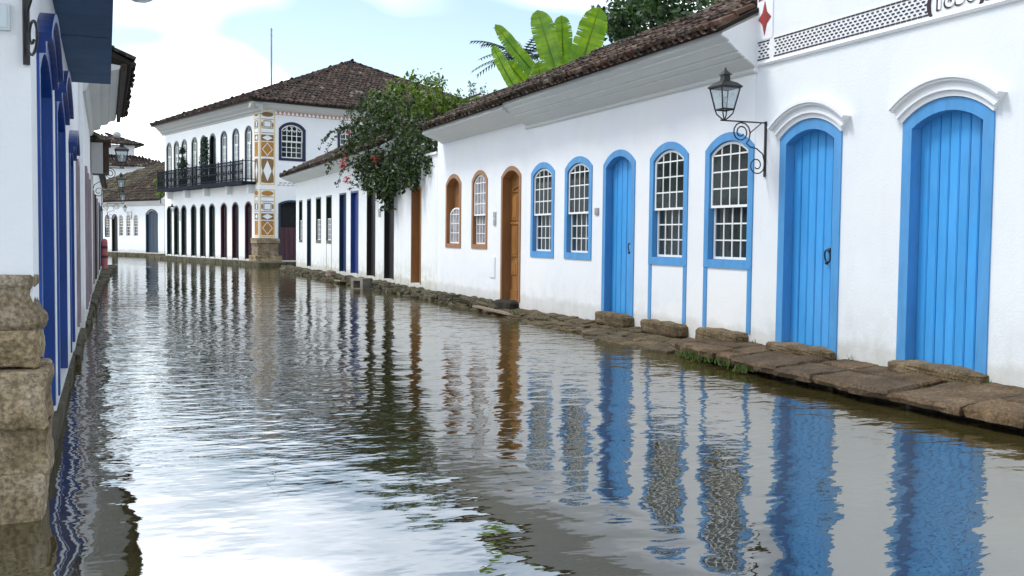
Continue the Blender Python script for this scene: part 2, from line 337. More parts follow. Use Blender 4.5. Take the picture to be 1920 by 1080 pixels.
def sash(bm, xc, a, z0, zs, zt, cols, rows, y0, y1, fw=.038, bw=.022, zrows=None):
    ai, zi, zsi, zti = inset(a, z0, zs, zt, fw); prism(bm, [arch(xc, a, z0, zs, zt), arch(xc, ai, zi, zsi, zti)], y0, y1)
    g = arc_z(ai, zsi, zti)
    top = lambda x: (g[1]+math.sqrt(max(g[0]**2-(x-xc)**2, 0))) if g else zsi
    for k in range(1, cols):
        x = xc-ai+2*ai*k/cols; box(bm, x-bw/2, x+bw/2, y0+.006, y1-.006, zi, top(x))
    if zrows is None: zrows = [zi+(zsi-zi)*k/rows for k in range(1, rows+(1 if g else 0))]
    for z in zrows: box(bm, xc-ai, xc+ai, y0+.009, y1-.009, z-bw/2, z+bw/2)
def pane(bm, xc, a, z0, zs, zt, y):
    prism(bm, [arch(xc, a, z0, zs, zt)], y, y+.008)
def window(house, xc, a, z0, zs, zt, t, fmat, M=None, glass=GLASS, depth=.26, cols=4, split=None, curtain=False, name='window', skip_upper=False, label=None, proud=.018, lower_arch=False, lead=False):
    """arched sash window: painted surround, sashes, glazing. a = half outer width"""
    bm = NB(); ai, zi, zsi, zti = ring_frame(bm, xc, a, z0, zs, zt, t, -proud, depth)
    f = mesh_obj(name, fix(bm), fmat, house, M)
    if label: f['label'] = label
    split = split or (zi+(zti-zi)*.46); H = inset(a, z0, zs, zt, t)
    au = ai-.012
    if not skip_upper:
        bm = NB(); sash(bm, xc, au, split-.05, zsi-.012, zti-.012, cols, 3, .015, .05)
        if lead:
            pass
        mesh_obj('upper_sash', fix(bm), SASH, f)
    bm = NB()
    if lower_arch: sash(bm, xc, au-.01, zi+.005, split-.10, split+.06, cols, 3, .07, .11)
    else: sash(bm, xc, au-.01, zi+.005, split, split, cols, 3, .07, .11)
    mesh_obj('lower_sash', fix(bm), SASH, f)
    bm = NB()
    if skip_upper: pane(bm, xc, au-.03, zi+.01, split-.10, split+.04, .09)
    else: pane(bm, xc, au-.02, zi+.01, split-.01, split-.01, .09); pane(bm, xc, au-.02, split-.04, zsi-.02, zti-.02, .03)
    mesh_obj('glass', fix(bm), glass, f)
    if skip_upper:
        bm = NB(); n = 4
        for k in range(n): x0 = xc-ai+2*ai*k/n; box(bm, x0+.004, x0+2*ai/n-.004, .20, .24, zi, zti)
        mesh_obj('shutter', bm, fmat, f)
    bm = NB(); box(bm, xc-ai+.002, xc+ai-.002, depth-.012, depth-.003, zi, zsi+.0);  # without a curtain: near-black sheet, room shade painted behind the glazing
    mesh_obj('curtain' if curtain else 'room_shade_sheet', bm, CURT if curtain else DARK, f)
    return f
def boards(bm, xc, a, z0, zs, zt, y0, y1, n, gap=.012):
    g = arc_z(a, zs, zt); top = lambda x: (g[1]+math.sqrt(max(g[0]**2-(x-xc)**2, 0))) if g else zs
    for k in range(n):
        xa, xb = xc-a+2*a*k/n+gap/2, xc-a+2*a*(k+1)/n-gap/2; m = (xa+xb)/2; j = random.uniform(-.004, .004)
        prism(bm, [[(xa, z0), (xb, z0), (xb, top(xb)), (m, top(m)), (xa, top(xa))]], y0+j, y1)
        prism(bm, [[(xa+.012, z0+.01), (xb-.012, z0+.01), (xb-.012, top(xb)-.03), (xa+.012, top(xa)-.03)]], y0+j-.005, y0+j+.002)
def knocker(parent, x, y, z, s=1.0):
    bm = NB(); bmesh.ops.create_cone(bm, cap_ends=True, segments=12, radius1=.035*s, radius2=.03*s, depth=.02, matrix=Matrix.Translation((x, y-.01, z+.06*s)) @ Matrix.Rotation(R(90), 4, 'X'))
    tube(bm, [(x+math.sin(t)*.055*s, y-.035-.01*math.cos(t), z-.02*s+math.cos(t)*.085*s) for t in [2*math.pi*k/14 for k in range(15)]], .011*s, 6)
    bmesh.ops.create_icosphere(bm, subdivisions=1, radius=.028*s, matrix=Matrix.Translation((x, y-.045, z-.105*s)))
    return mesh_obj('handle', bm, IRON, parent, smooth=True)
def door(house, xc, a, z0, zs, zt, t, fmat, lmat, M=None, nb=6, depth=.19, hood=None, hmat=None, handle=True, label=None, hx=.28, panel=False, flat=False, proud=.018):
    """boarded door set deep in an arched painted surround"""
    ai, zi, zsi, zti = inset(a, z0, zs, zt, t); ly = depth-.06
    bm = NB()
    if flat:
        box(bm, xc-ai, xc+ai, ly, ly+.05, z0, zti)
        box(bm, xc-.012, xc+.012, ly-.012, ly+.01, z0+.02, zti-.02)
        for k in (.28, .62): box(bm, xc-ai+.06, xc+ai-.06, ly-.010, ly+.01, z0+(zti-z0)*k, z0+(zti-z0)*k+.05)
    elif panel:
        prism(bm, [arch(xc, ai, z0, zsi, zti)], ly, ly+.05)
        for sx in (-1, 1):
            cx = xc+sx*ai*.48; w_ = ai*.36
            for (b0, b1) in ((.20, .30), (.34, .58), (.62, .82)): prism(bm, [arch(cx, w_, z0+(zti-z0)*b0, z0+(zti-z0)*b1-.06*(b1 > .8), z0+(zti-z0)*b1)], ly-.022, ly+.01); prism(bm, [arch(cx, w_*.6, z0+(zti-z0)*b0+.06, z0+(zti-z0)*b1-.06, z0+(zti-z0)*b1-.05)], ly-.032, ly-.01)
        box(bm, xc-.012, xc+.012, ly-.03, ly+.01, z0+.02, z0+(zti-z0)*.86)
        box(bm, xc-ai+.01, xc+ai-.01, ly-.035, ly+.01, z0+(zti-z0)*.59, z0+(zti-z0)*.61); box(bm, xc-ai+.01, xc+ai-.01, ly-.03, ly+.01, z0, z0+.25)
        ring_frame(bm, xc, ai*.8, z0+(zti-z0)*.84, z0+(zti-z0)*.85, z0+(zti-z0)*.89, .03, ly-.03, ly+.01, bottom=True)
    else: boards(bm, xc, ai, z0, zsi, zti, ly, ly+.05, nb)
    d = mesh_obj('door', fix(bm), lmat, house, M)
    if label: d['label'] = label
    if fmat:
        bm = NB(); ring_frame(bm, xc, a, z0, zs, zt, t, -proud, depth-.005, bottom=False); mesh_obj('frame', fix(bm), fmat, d)
    if handle: knocker(d, xc+hx*a*2-.0, ly-.01, z0+1.28)
    if hood:
        w_, hz = hood[:2]; ps = hood[2] if len(hood) > 2 else 1.0; g = arc_z(a, zs, zt); Rr, c = g; bm = NB(); th = math.asin(min(.98, a*1.0/Rr))
        for r0, r1, pr in ((.005, .07, .04), (.07, .10, .075), (.10, .17, .06), (.17, .20, .105), (.20, hz, .13)) if ps == 1 else ((.005, hz*.6, .12), (hz*.6, hz, .20)):
            A = [(xc+(Rr+r0)*math.sin(-th+2*th*k/16), c+(Rr+r0)*math.cos(-th+2*th*k/16)) for k in range(17)]; B = [(xc+(Rr+r1)*math.sin(-th*1.0+2*th*k/16), c+(Rr+r1)*math.cos(-th+2*th*k/16)) for k in range(17)]
            prism(bm, [A+B[::-1]], -pr*ps, .02)
        mesh_obj('hood', fix(bm), hmat or P_WHITE, d)
    return d

# ------------------------------------------------------------------ ground and water
def sheet(name, pts, z, mat, kind='structure'):
    bm = NB(); bm.faces.new([bm.verts.new((x, y, z)) for x, y in pts]); return tag(mesh_obj(name, bm, mat), kind=kind)
sheet('ground', [(-2500, -2500), (2500, -2500), (2500, 2500), (-2500, 2500)], -.45, stone('muddy_ground', [(.05, .04, .02), (.09, .07, .04), (.13, .11, .07)], .8))
def water_mat():
    m = Mt('flood_water', .02, .5); b = m.b
    o = m.n['Material Output']; df = m.n.new('ShaderNodeBsdfDiffuse'); gl = m.n.new('ShaderNodeBsdfGlossy'); gl.inputs['Roughness'].default_value = .012; gl.inputs['Color'].default_value = (.97, .985, 1, 1)
    mud = m.ramp(m.noise(.35, 5, .6), [(.3, (.028, .023, .007)), (.7, (.066, .055, .020))]); m.l.new(mud, df.inputs[0])
    # gentle swell + wind ripples whose strength comes in patches
    x, y = m.pos(0), m.pos(1)
    swell = m.noise(1.5, 1.4, .45, stretch=(1, .85, 1)); rip = m.noise(3.1, 2, .55, stretch=(.8, 1.15, 1)); fine = m.noise(9, 2, .5, stretch=(.65, 1.25, 1))
    patch = m.ramp(m.noise(.16, 2, .5), [(.33, (.25,)*3), (.58, (1,)*3)])
    far = m.ramp(m.math('MULTIPLY', y, 1/60), [(.10, (.06,)*3), (.17, (1.0,)*3), (.38, (1.0,)*3), (.55, (.22,)*3)])
    side = m.ramp(m.math('MULTIPLY', x, .1), [(.28, (0,)*3), (.52, (.62,)*3)]); amp = m.math('MAXIMUM', m.math('MULTIPLY', patch, far), m.math('MULTIPLY', side, m.ramp(m.math('MULTIPLY', y, 1/60), [(.40, (1,)*3), (.55, (.2,)*3)])))
    h = m.math('ADD', m.math('MULTIPLY', swell, .0155), m.math('MULTIPLY', m.math('ADD', m.math('MULTIPLY', rip, .0150), m.math('MULTIPLY', fine, .0036)), m.math('ADD', .17, amp)))
    bp = m.n.new('ShaderNodeBump'); bp.inputs['Strength'].default_value = 1; bp.inputs['Distance'].default_value = 1.0; m.l.new(h, bp.inputs['Height'])
    m.l.new(bp.outputs[0], gl.inputs['Normal']); fr = m.n.new('ShaderNodeFresnel'); fr.inputs[0].default_value = 4.0; m.l.new(bp.outputs[0], fr.inputs['Normal'])
    ms = m.n.new('ShaderNodeMixShader'); m.l.new(fr.outputs[0], ms.inputs[0]); m.l.new(df.outputs[0], ms.inputs[1]); m.l.new(gl.outputs[0], ms.inputs[2]); m.l.new(ms.outputs[0], o.inputs[0]); return m.m
sheet('water', [(-40, -12), (70, -12), (70, 130), (-40, 130)], 0, water_mat())

# pavement on the right: irregular flagstones over a footing coloured near black as undercut shade
def slab(bm, poly, z0, z1, jit=.015, lip=.03):
    c = Vector((sum(p[0] for p in poly)/len(poly), sum(p[1] for p in poly)/len(poly)))
    pts = []
    for i in range(len(poly)):
        a, b = Vector(poly[i]), Vector(poly[(i+1) % len(poly)]); k = max(1, int((b-a).length/.16))
        for j in range(k): pts.append(a.lerp(b, j/k)+Vector((random.uniform(-jit, jit), random.uniform(-jit, jit))))
    tl = random.uniform(.07, .11), random.uniform(-.02, .02)
    zt = lambda p: z1+tl[0]*(p-c).x+tl[1]*(p-c).y
    T = []; Md = []; B = []
    for p in pts:
        q = p+(c-p).normalized()*lip; T.append(bm.verts.new((q.x, q.y, zt(q)+random.uniform(-.006, .006)))); e = random.uniform(-.012, .012)
        Md.append(bm.verts.new((p.x+e, p.y+e, zt(p)-lip*.9))); q2 = p+(c-p).normalized()*random.uniform(.0, .05); B.append(bm.verts.new((q2.x, q2.y, z0)))
    n = len(pts)
    mid = bm.verts.new((c.x, c.y, z1+random.uniform(0, .012)))
    for i in range(n):
        k = (i+1) % n; bm.faces.new((T[i], T[k], mid)); bm.faces.new((Md[i], Md[k], T[k], T[i])); bm.faces.new((B[i], B[k], Md[k], Md[i]))
bm = NB(); y = 2.0
def edge_x(y):
    pts = [(0, 7.75), (7, 7.68), (8.2, 7.62), (10.6, 7.72), (13.3, 8.02), (15, 8.2)]
    for (a, xa), (b, xb) in zip(pts, pts[1:]):
        if a <= y <= b: return xa+(xb-xa)*(y-a)/(b-a)
    return 8.2
def ex_(y): return edge_x(y)+random.uniform(-.06, .04)
while y < 13.2:
    L = random.uniform(.45, 1.05); y2 = min(y+L, 13.38); g = .016; zt = .225+random.uniform(-.014, .014); sk = random.uniform(-.22, .22)
    r_ = random.random()
    if r_ < .55:
        m_ = random.uniform(8.05, 8.35); d = random.uniform(-.12, .12)
        slab(bm, [(ex_(y), y+g), (m_-g, y+g+sk*.3), (m_-g+d*.3, y2-g+sk*.3), (ex_(y2), y2-g)], .085, zt-.02, .028, .04)
        slab(bm, [(m_+g, y+g+sk*.3), (8.80, y+g+sk*.6), (8.80, y2-g+sk*.6), (m_+g+d*.3, y2-g+sk*.3)], .05, zt+.03, .014, .025)
    else: slab(bm, [(ex_(y), y+g), (8.80, y+g+sk*.4), (8.80, y2-g+sk*.4), (ex_(y2), y2-g)], .085, zt, .028, .04)
    y = y2
tag(mesh_obj('pavement', fix(bm), SLAB), kind='structure')
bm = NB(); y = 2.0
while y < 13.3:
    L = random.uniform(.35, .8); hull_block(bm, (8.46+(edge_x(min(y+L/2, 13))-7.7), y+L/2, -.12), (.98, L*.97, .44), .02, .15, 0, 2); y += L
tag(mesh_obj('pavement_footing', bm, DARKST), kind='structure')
# rubble apron and mossy kerb further along
bm = NB()
for k in range(150):
    y = random.uniform(13.4, 22.3); e = 8.06+(y-13.4)*.045; x = random.uniform(e, 8.66); f = (x-e)/(8.70-e+.001); s = random.uniform(.22, .46)
    hull_block(bm, (x, y, -.035+f*.17+random.uniform(-.015, .02)), (s, s*random.uniform(1.1, 2.2), .13), .010, .22, random.uniform(-.3, .3), 2, (0, -.16+random.uniform(-.05, .05)))
box(bm, 8.36, 8.75, 13.4, 22.3, -.4, .10)
tag(mesh_obj('rubble_apron', bm, stone('worn_apron_stone', [(.030, .025, .012), (.085, .064, .034), (.16, .13, .08)], 3.2)), kind='structure')
bm = NB(); y = 22.0; kw = lambda y: .26 if y < 30 else min(.55, .26+(y-30)*.035)
while y < 51.5:
    L = random.uniform(.5, 1.3); d = kw(y); hull_block(bm, (8.72-d*.40, y+L/2, .02+random.uniform(-.02, .03)), (d*.8, L*.99, .44), .03, .25, random.uniform(-.03, .03), 2); y += L
for k in range(420):
    y = random.uniform(22, 51.4); d = kw(y); f = random.random(); s_ = random.uniform(.10, .30)
    hull_block(bm, (8.70-d*(.25+.85*f), y, .17-.20*f+random.uniform(-.04, .04)), (s_, s_*random.uniform(1.1, 2.6), s_*.55), .014, .35, random.uniform(-.6, .6), 1, (random.uniform(-.2, .2), random.uniform(-.2, .2)))
tag(mesh_obj('mossy_kerb', bm, MOSSY), kind='structure')

# grass tufts by the pavement edge
def tuft_stuff(name, spots, mat, kind='stuff', h=(.05, .13)):
    bm = NB()
    for (x, y, z, n, sp) in spots:
        for _ in range(n):
            px, py = x+random.gauss(0, sp), y+random.gauss(0, sp*1.6); hh = random.uniform(*h); a = random.uniform(0, 6.28); wv = .008; dx, dy = math.cos(a)*wv, math.sin(a)*wv; lx, ly = random.gauss(0, .03), random.gauss(0, .03)
            v = [bm.verts.new(p) for p in ((px-dx, py-dy, z), (px+dx, py+dy, z), (px+lx*.5+dx*.7, py+ly*.5+dy*.7, z+hh*.6), (px+lx, py+ly, z+hh))]
            bm.faces.new(v)
    return tag(mesh_obj(name, bm, mat), kind=kind)
sp = [(edge_x(y)-.02+random.uniform(-.05, .05), y, .03+random.uniform(-.02, .06), random.randint(6, 40), .045) for y in [10.9+random.random()*2.3 for k in range(17)]]
sp += [(8.66, y, .24, 6, .03) for y in [8+k*.7 for k in range(8)]]+[(random.uniform(8.3, 8.6), random.uniform(14, 21), .08, 10, .05) for _ in range(26)]
tuft_stuff('grass', sp, GRASSM)

# ------------------------------------------------------------------ right-hand row of houses (facades in the plane X = 8.7)
XW = 8.7; RZ = R(-90)
# --- house with the frieze
Y0 = 8.0; X = lambda y: Y0-y
hC = thing('town_house', 'tall white house with two blue doors under white hoods and a dark patterned frieze', 'house', (XW, Y0, 0), RZ)
dA = (X(8.74), .66, .33, 3.14, 3.37, .145); dB = (X(11.1), .635, .30, 3.15, 3.38, .14)
holes = []
for (xc, a, z0, zs, zt, t) in (dA, dB):
    ai, zi, zsi, zti = inset(a, z0, zs, zt, t-.02); holes.append(arch(xc, ai, z0, zsi, zti))
facade(hC, X(12.34), X(2.0), -.4, 8.2, holes, P_BLUISH)
shell(hC, X(12.34), X(2.0), .45, 9, -.4, 8.2, P_WHITE)
door(hC, *dA, BLUE_F, BLUE, nb=7, hood=(.34, .235), handle=False)
door(hC, *dB, BLUE_F, BLUE, nb=6, hood=(.34, .24), hx=.235)
bm = NB(); profile(bm, [(0, 4.235), (.03, 4.24), (.045, 4.265), (.03, 4.285), (.022, 4.30), (0, 4.30)], X(12.34), X(2.0)); mesh_obj('string_moulding', bm, P_WHITE, hC)
bm = NB(); box(bm, X(12.335), X(2.0), -.012, .02, 4.301, 4.60); fr_ = mesh_obj('frieze', bm, P_WHITE, hC)
bm = NB()
def dash(x0, x1, z0, z1, sk=0): prism(bm, [[(x0, z0), (x1, z0+sk), (x1, z1+sk), (x0, z1)]], -.017, -.011)
def frieze_run(xa, xb):
    n = int((xb-xa)/.085); p = (xb-xa)/n
    for i in range(n):
        x = xa+i*p
        dash(x+.004, x+p*.93, 4.323, 4.343); dash(x+.004, x+p*.93, 4.565, 4.585)
        for r_ in range(5):
            z = 4.372+r_*.041; o = (p/2 if r_ % 2 else 0); s = .3 if r_ in (0, 4) else .36
            if x+o+p*.9 > xb: continue
            cx = x+o+p*.5; prism(bm, [[(cx-p*s, z), (cx-p*s*.4, z-.012), (cx+p*s*.6, z-.008), (cx+p*s, z+.004), (cx+p*s*.4, z+.012), (cx-p*s*.6, z+.009)]], -.017, -.011)
for xa_, xb_ in ((X(12.31), X(12.02)), (X(11.93), X(9.05)), (X(8.25), X(4.2))): bm = NB(); frieze_run(xa_, xb_); mesh_obj('frieze_pattern', fix(bm), ORN_D, fr_)
def text_mesh(body, size, ext):
    cu = bpy.data.curves.new('t', 'FONT'); cu.body = body; cu.size = size; cu.extrude = ext; cu.align_x = 'CENTER'; cu.space_character = 1.05; cu.offset = .004
    o = bpy.data.objects.new('t', cu); COL.objects.link(o); dg = bpy.context.evaluated_depsgraph_get(); me = bpy.data.meshes.new_from_object(o.evaluated_get(dg)); bpy.data.objects.remove(o); return me
def text_part(name, body, x, z, y, size, mat, parent, sx=1):
    me = text_mesh(body, size, .004); me.materials.append(mat); o = bpy.data.objects.new(name, me); COL.objects.link(o); o.parent = parent
    o.matrix_local = Matrix.Translation((x, y, z)) @ Matrix.Rotation(R(90), 4, 'X') @ Matrix.Diagonal((sx, 1, 1, 1)); return o
xt = X(8.66)
text_part('date_shadow', '1850', xt-.022, 4.352, -.016, .30, ORN_D, fr_, 1.0)
text_part('date_lettering', '1850', xt+.002, 4.365, -.022, .29, SASH, fr_, 1.0)
text_part('date_bracket', '(', xt-.37, 4.35, -.018, .36, ORN_D, fr_, 1.2); text_part('date_bracket', ')', xt+.37, 4.35, -.018, .36, ORN_D, fr_, 1.2)
bm = NB(); box(bm, X(12.335), X(11.97), -.016, .02, 4.601, 8.2); pil = mesh_obj('corner_pilaster', bm, P_WHITE, hC)
bm = NB(); cx = X(12.15)
def star(cx, cz, hw, hh, k=.3): return [(cx, cz-hh), (cx+hw*k, cz-hh*k), (cx+hw, cz), (cx+hw*k, cz+hh*k), (cx, cz+hh), (cx-hw*k, cz+hh*k), (cx-hw, cz), (cx-hw*k, cz-hh*k)]
prism(bm, [star(cx, 4.90, .15, .24, .34)], -.024, -.014)
for sx in (-1, 1):
    for z in (5.18, 5.36): prism(bm, [[(cx+sx*.02, z), (cx+sx*.15, z-.02), (cx+sx*.15, z+.13), (cx+sx*.02, z+.11)]], -.024, -.014)
prism(bm, [star(cx, 5.9, .15, .24, .34)], -.024, -.014)
mesh_obj('star_ornament', fix(bm), ORN_R, pil)
tile_roof((X(12.34), -.6, 8.25), (1, 0, 0), (0, math.cos(R(27)), math.sin(R(27))), [(0, 0), (10.3, 0), (10.3, 5.6), (0, 5.6)], hC, TILE_R, row=.42)

# --- house with sky blue windows
Y0 = 16.6; hB = thing('row_house', 'white house with blue framed sash windows, one blue door and deep grey cornice', 'house', (XW, Y0, 0), RZ)
wins = [(X(12.985), .635, 1.335, 3.14, 3.375), (X(14.74), .615, 1.335, 3.14, 3.38), (X(18.21), .62, 1.35, 3.17, 3.385), (X(19.98), .62, 1.35, 3.17, 3.385)]; tB = .125
dC = (X(16.5), .615, .34, 3.14, 3.385, .12)
holes = []
for w_ in wins: ai, zi, zsi, zti = inset(*w_[1:], tB-.02); holes.append(arch(w_[0], ai, zi, zsi, zti))
ai, zi, zsi, zti = inset(*dC[1:5], dC[5]-.02); holes.append(arch(dC[0], ai, dC[2], zsi, zti))
facade(hB, X(20.91), X(12.345), -.4, 4.70, holes, P_WHITE)
shell(hB, X(20.91), X(12.345), .45, 8, -.4, 4.7, P_WHITE)
for i, w_ in enumerate(wins): window(hB, *w_, tB, BLUE_F, glass=GLASS if i < 2 else GLASS, curtain=(i >= 2), split=2.30)
door(hB, *dC, BLUE_F, BLUE, nb=5, hx=.235)
for i in (0, 1):
    w_ = wins[i]
    for sx in (-1, 1): bm = NB(); xx = w_[0]+sx*(w_[1]-.05); box(bm, xx-.05, xx+.05, -.012, .02, .40, 1.333); mesh_obj('painted_band', bm, BLUE_F, hB)
CORN = [(0, 4.165), (.035, 4.17), (.055, 4.19), (.055, 4.215), (.03, 4.235), (.05, 4.26), (.09, 4.285), (.20, 4.345), (.225, 4.35), (.225, 4.378), (.25, 4.38), (.31, 4.42), (.33, 4.425), (.33, 4.455), (.36, 4.46), (.47, 4.55), (.49, 4.553), (.49, 4.585), (.56, 4.625), (.58, 4.63), (.60, 4.745), (0, 5.04)]
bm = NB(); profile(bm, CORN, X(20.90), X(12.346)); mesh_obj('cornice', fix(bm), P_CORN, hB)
bm = NB(); pr = [(o+.001, z) for o, z in CORN]; profile(bm, [(0, 4.16)]+[(o+.004, z-.002) for o, z in CORN[1:-2]]+[(.61, 4.64), (.61, 4.68), (0, 4.98)], X(12.346)+.001, X(12.345)+.04); mesh_obj('cornice_end', fix(bm), P_WHITE, hB)
PT = R(27); VV = (0, math.cos(PT), math.sin(PT))
tile_roof((X(17.4), -.66, 4.72), (1, 0, 0), VV, [(0, 0), (5.1, 0), (5.1, 6.2), (1.6, 6.2)], hB, TILE_R, row=.40)
tile_roof((X(20.91), -.66, 4.72), (1, 0, 0), VV, [(0, 0), (3.5, 0), (3.5, 2.9), (0, 2.5)], hB, TILE, row=.40)
# --- ochre house
Y0 = 24.2; hA = thing('row_house', 'white house with ochre framed arched windows and a carved orange door', 'house', (XW, Y0, 0), RZ)
ow = [(X(23.92), .57, 1.48, 3.20, 3.445), (X(25.98), .64, 1.48, 3.20, 3.46)]; dO = (X(21.80), .61, .30, 3.19, 3.415, .10)
holes = []
for w_ in ow: ai, zi, zsi, zti = inset(*w_[1:], .09); holes.append(arch(w_[0], ai, zi, zsi, zti))
ai, zi, zsi, zti = inset(*dO[1:5], .08); holes.append(arch(dO[0], ai, dO[2], zsi, zti))
facade(hA, X(27.41), X(20.915), -.4, 4.6, holes, P_WHITE); shell(hA, X(27.41), X(20.915), .45, 8, -.4, 4.6, P_WHITE)
window(hA, *ow[0], .11, OCHRE, glass=GLASS_C, split=2.36)
window(hA, *ow[1], .11, OCHRE, glass=GLASS_C, split=2.50, skip_upper=True, lower_arch=True, label='window with its arched lower sash shut and orange boards above')
door(hA, *dO, OCHRE, OCHRE_D, panel=True, depth=.27, handle=False)
EAVE = [(0, 4.345), (.05, 4.35), (.12, 4.40), (.50, 4.53), (.56, 4.56), (.60, 4.58), (.60, 4.675), (0, 4.97)]
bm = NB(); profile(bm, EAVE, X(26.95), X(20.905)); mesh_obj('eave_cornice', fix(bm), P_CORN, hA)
tile_roof((X(27.0), -.66, 4.68), (1, 0, 0), VV, [(0, 0), (6.09, 0), (6.09, 2.3), (0, 1.9)], hA, TILE, row=.40)
# --- walled yard with the orange boarded gate
Y0 = 29.5; hG = thing('garden_wall', 'white yard wall with a tall orange gate beneath the flowering vine', 'wall', (XW, Y0, 0), RZ)
gd = (0, .52, .36, 3.20, 3.36, .07); ai, zi, zsi, zti = inset(*gd[1:5], .05)
facade(hG, X(31.62), X(27.42), -.4, 4.1, [arch(0, ai, .36, zsi, zti)], P_AGED, .4)
bm = NB(); box(bm, X(31.62), X(27.42), -.05, .45, 4.101, 4.17); mesh_obj('coping', bm, P_AGED, hG)
door(hG, *gd, OCHRE, OCHRE_D, nb=4, handle=False, depth=.3)
# --- low house with narrow openings
Y0 = 40.8; hD = thing('row_house', 'low white house with narrow dark and blue doors beyond the vine', 'house', (XW, Y0, 0), RZ)
ops = [('w', 49.0, .43), ('d', 46.85, .48, TEAL), ('w', 44.62, .55), ('w', 42.38, .55), ('d', 39.70, .60, NAVY_D), ('d', 37.66, .62, ROYAL), ('d', 35.1, .60, BLACKP), ('d', 32.65, .60, BLACKP)]
holes = []
for o in ops:
    z0 = 1.5 if o[0] == 'w' else .36; holes.append([(X(o[1])-o[2]+.05, z0+.05*(o[0] == 'w')), (X(o[1])+o[2]-.05, z0+.05*(o[0] == 'w')), (X(o[1])+o[2]-.05, 3.40), (X(o[1])-o[2]+.05, 3.40)])
facade(hD, X(50.3), X(31.63), -.4, 4.6, holes, P_AGED); shell(hD, X(50.3), X(31.63), .45, 8, -.4, 4.6, P_AGED)
for o in ops:
    xc = X(o[1])
    if o[0] == 'w':
        bm = NB(); prism(bm, [[(xc-o[2], 1.45), (xc+o[2], 1.45), (xc+o[2], 3.46), (xc-o[2], 3.46)], [(xc-o[2]+.07, 1.58), (xc+o[2]-.07, 1.58), (xc+o[2]-.07, 3.39), (xc-o[2]+.07, 3.39)]], -.015, .2)
        f = mesh_obj('window', fix(bm), GREEN_D, hD); bm = NB(); sash(bm, xc, o[2]-.075, 1.585, 2.50, 2.50, 3, 4, .05, .09); mesh_obj('lower_sash', fix(bm), SASH, f)
        bm = NB(); box(bm, xc-o[2]+.07, xc+o[2]-.07, .07, .08, 1.585, 2.49); mesh_obj('glass', bm, GLASS_C, f)
        bm = NB(); box(bm, xc-o[2]+.075, xc+o[2]-.075, .19, .2, 1.585, 3.385); mesh_obj('room_shade_sheet', bm, DARK, f)  # flat near-black sheet carries the shade of the unlit interior
    else:
        d = door(hD, xc, o[2], .36, 3.46, 3.46, .07, o[3], o[3], flat=True, handle=False, depth=.18)
        if o[3] is ROYAL: d['label'] = 'bright blue panelled door'
for w_ in ops[3:4]:
    xc = X(w_[1])
    for sx in (-1, 1): bm = NB(); box(bm, xc+sx*.5-.02, xc+sx*.5+.02, -.008, .02, .38, 1.448); mesh_obj('painted_band', bm, GREEN_D, hD)
bm = NB(); profile(bm, EAVE, X(51.0), X(31.4)); mesh_obj('eave_cornice', fix(bm), P_CORN, hD)
tile_roof((X(51.2), -.66, 4.66), (1, 0, 0), VV, [(0, 0), (19.8, 0), (19.8, 3.6), (3.4, 3.6)], hD, TILE, row=.42)
tile_roof((X(51.2), 7.6, 4.66), (0, -1, 0), (math.cos(PT), 0, math.sin(PT)), [(0, 0), (8.26, 0), (4.2, 3.9)], hD, TILE, row=.42)

# ------------------------------------------------------------------ the two-storey corner house
C0 = Vector((8.30, 60.33, 0)); ang = math.atan2(.25622, .96662)
hE = thing('corner_mansion', 'two storey white house with iron balcony and ochre geometric corner, closing the street', 'house', C0, ang)
ML = Matrix.Rotation(R(-90), 4, 'Z')      # left face frame: local x runs towards the corner, y into the house
LW, RW, HE = 16.9, 19.0, 9.35
low = [16.0, 14.48, 12.95, 11.0, 9.28, 7.6, 5.54, 3.65, 1.6]; upp = [15.98, 14.4, 12.8, 10.8, 9.1, 7.45, 5.5, 3.55, 1.56]
holes = []
for c in low: holes.append(arch(-c, .44, .35, 3.45, 3.72))
for c in upp: holes.append(arch(-c, .43, 5.0, 7.85, 8.12))
facade(hE, -LW, 0, -.4, HE, holes, P_WHITE, M=ML)
# window grid on the right face
rw = [(2.07, .85, 6.18, 8.05, 8.47), (5.95, .92, 6.2, 8.1, 8.55), (9.8, .9, 6.2, 8.1, 8.5), (13.6, .9, 6.2, 8.1, 8.5), (17.0, .9, 6.2, 8.1, 8.5)]
rd = [(2.05, .86, .30, 3.65, 3.87), (6.0, .86, .30, 3.65, 3.87), (10, .86, .30, 3.65, 3.87), (14, .86, .30, 3.65, 3.87)]
holes = [arch(c, *inset(a, z0, zs, zt, .14)) for c, a, z0, zs, zt in rw]
for c, a, z0, zs, zt in rd: i_ = inset(a, z0, zs, zt, .10); holes.append(arch(c, i_[0], z0, i_[2], i_[3]))
facade(hE, .45, RW, -.4, HE, holes, P_WHITE)
bm = NB(); box(bm, .45, RW, LW-.3, LW, -.4, HE); box(bm, RW-.3, RW, .45, LW-.3, -.4, HE); mesh_obj('side_wall', bm, P_WHITE, hE)
cols_lo = [GREEN_D]*6+[MAROON]*3
for i, c in enumerate(low):
    bm = NB(); ring_frame(bm, -c, .53, .30, 3.47, 3.78, .10, -.02, .2, bottom=False); f = mesh_obj('doorway', fix(bm), cols_lo[i], hE, ML)
    bm = NB(); box(bm, -c-.43, -c-.02, .22, .26, .3, 3.6); box(bm, -c+.02, -c+.43, .22, .26, .3, 3.6); mesh_obj('door_leaf', bm, cols_lo[i] if i % 3 != 1 else BLACKP, f)
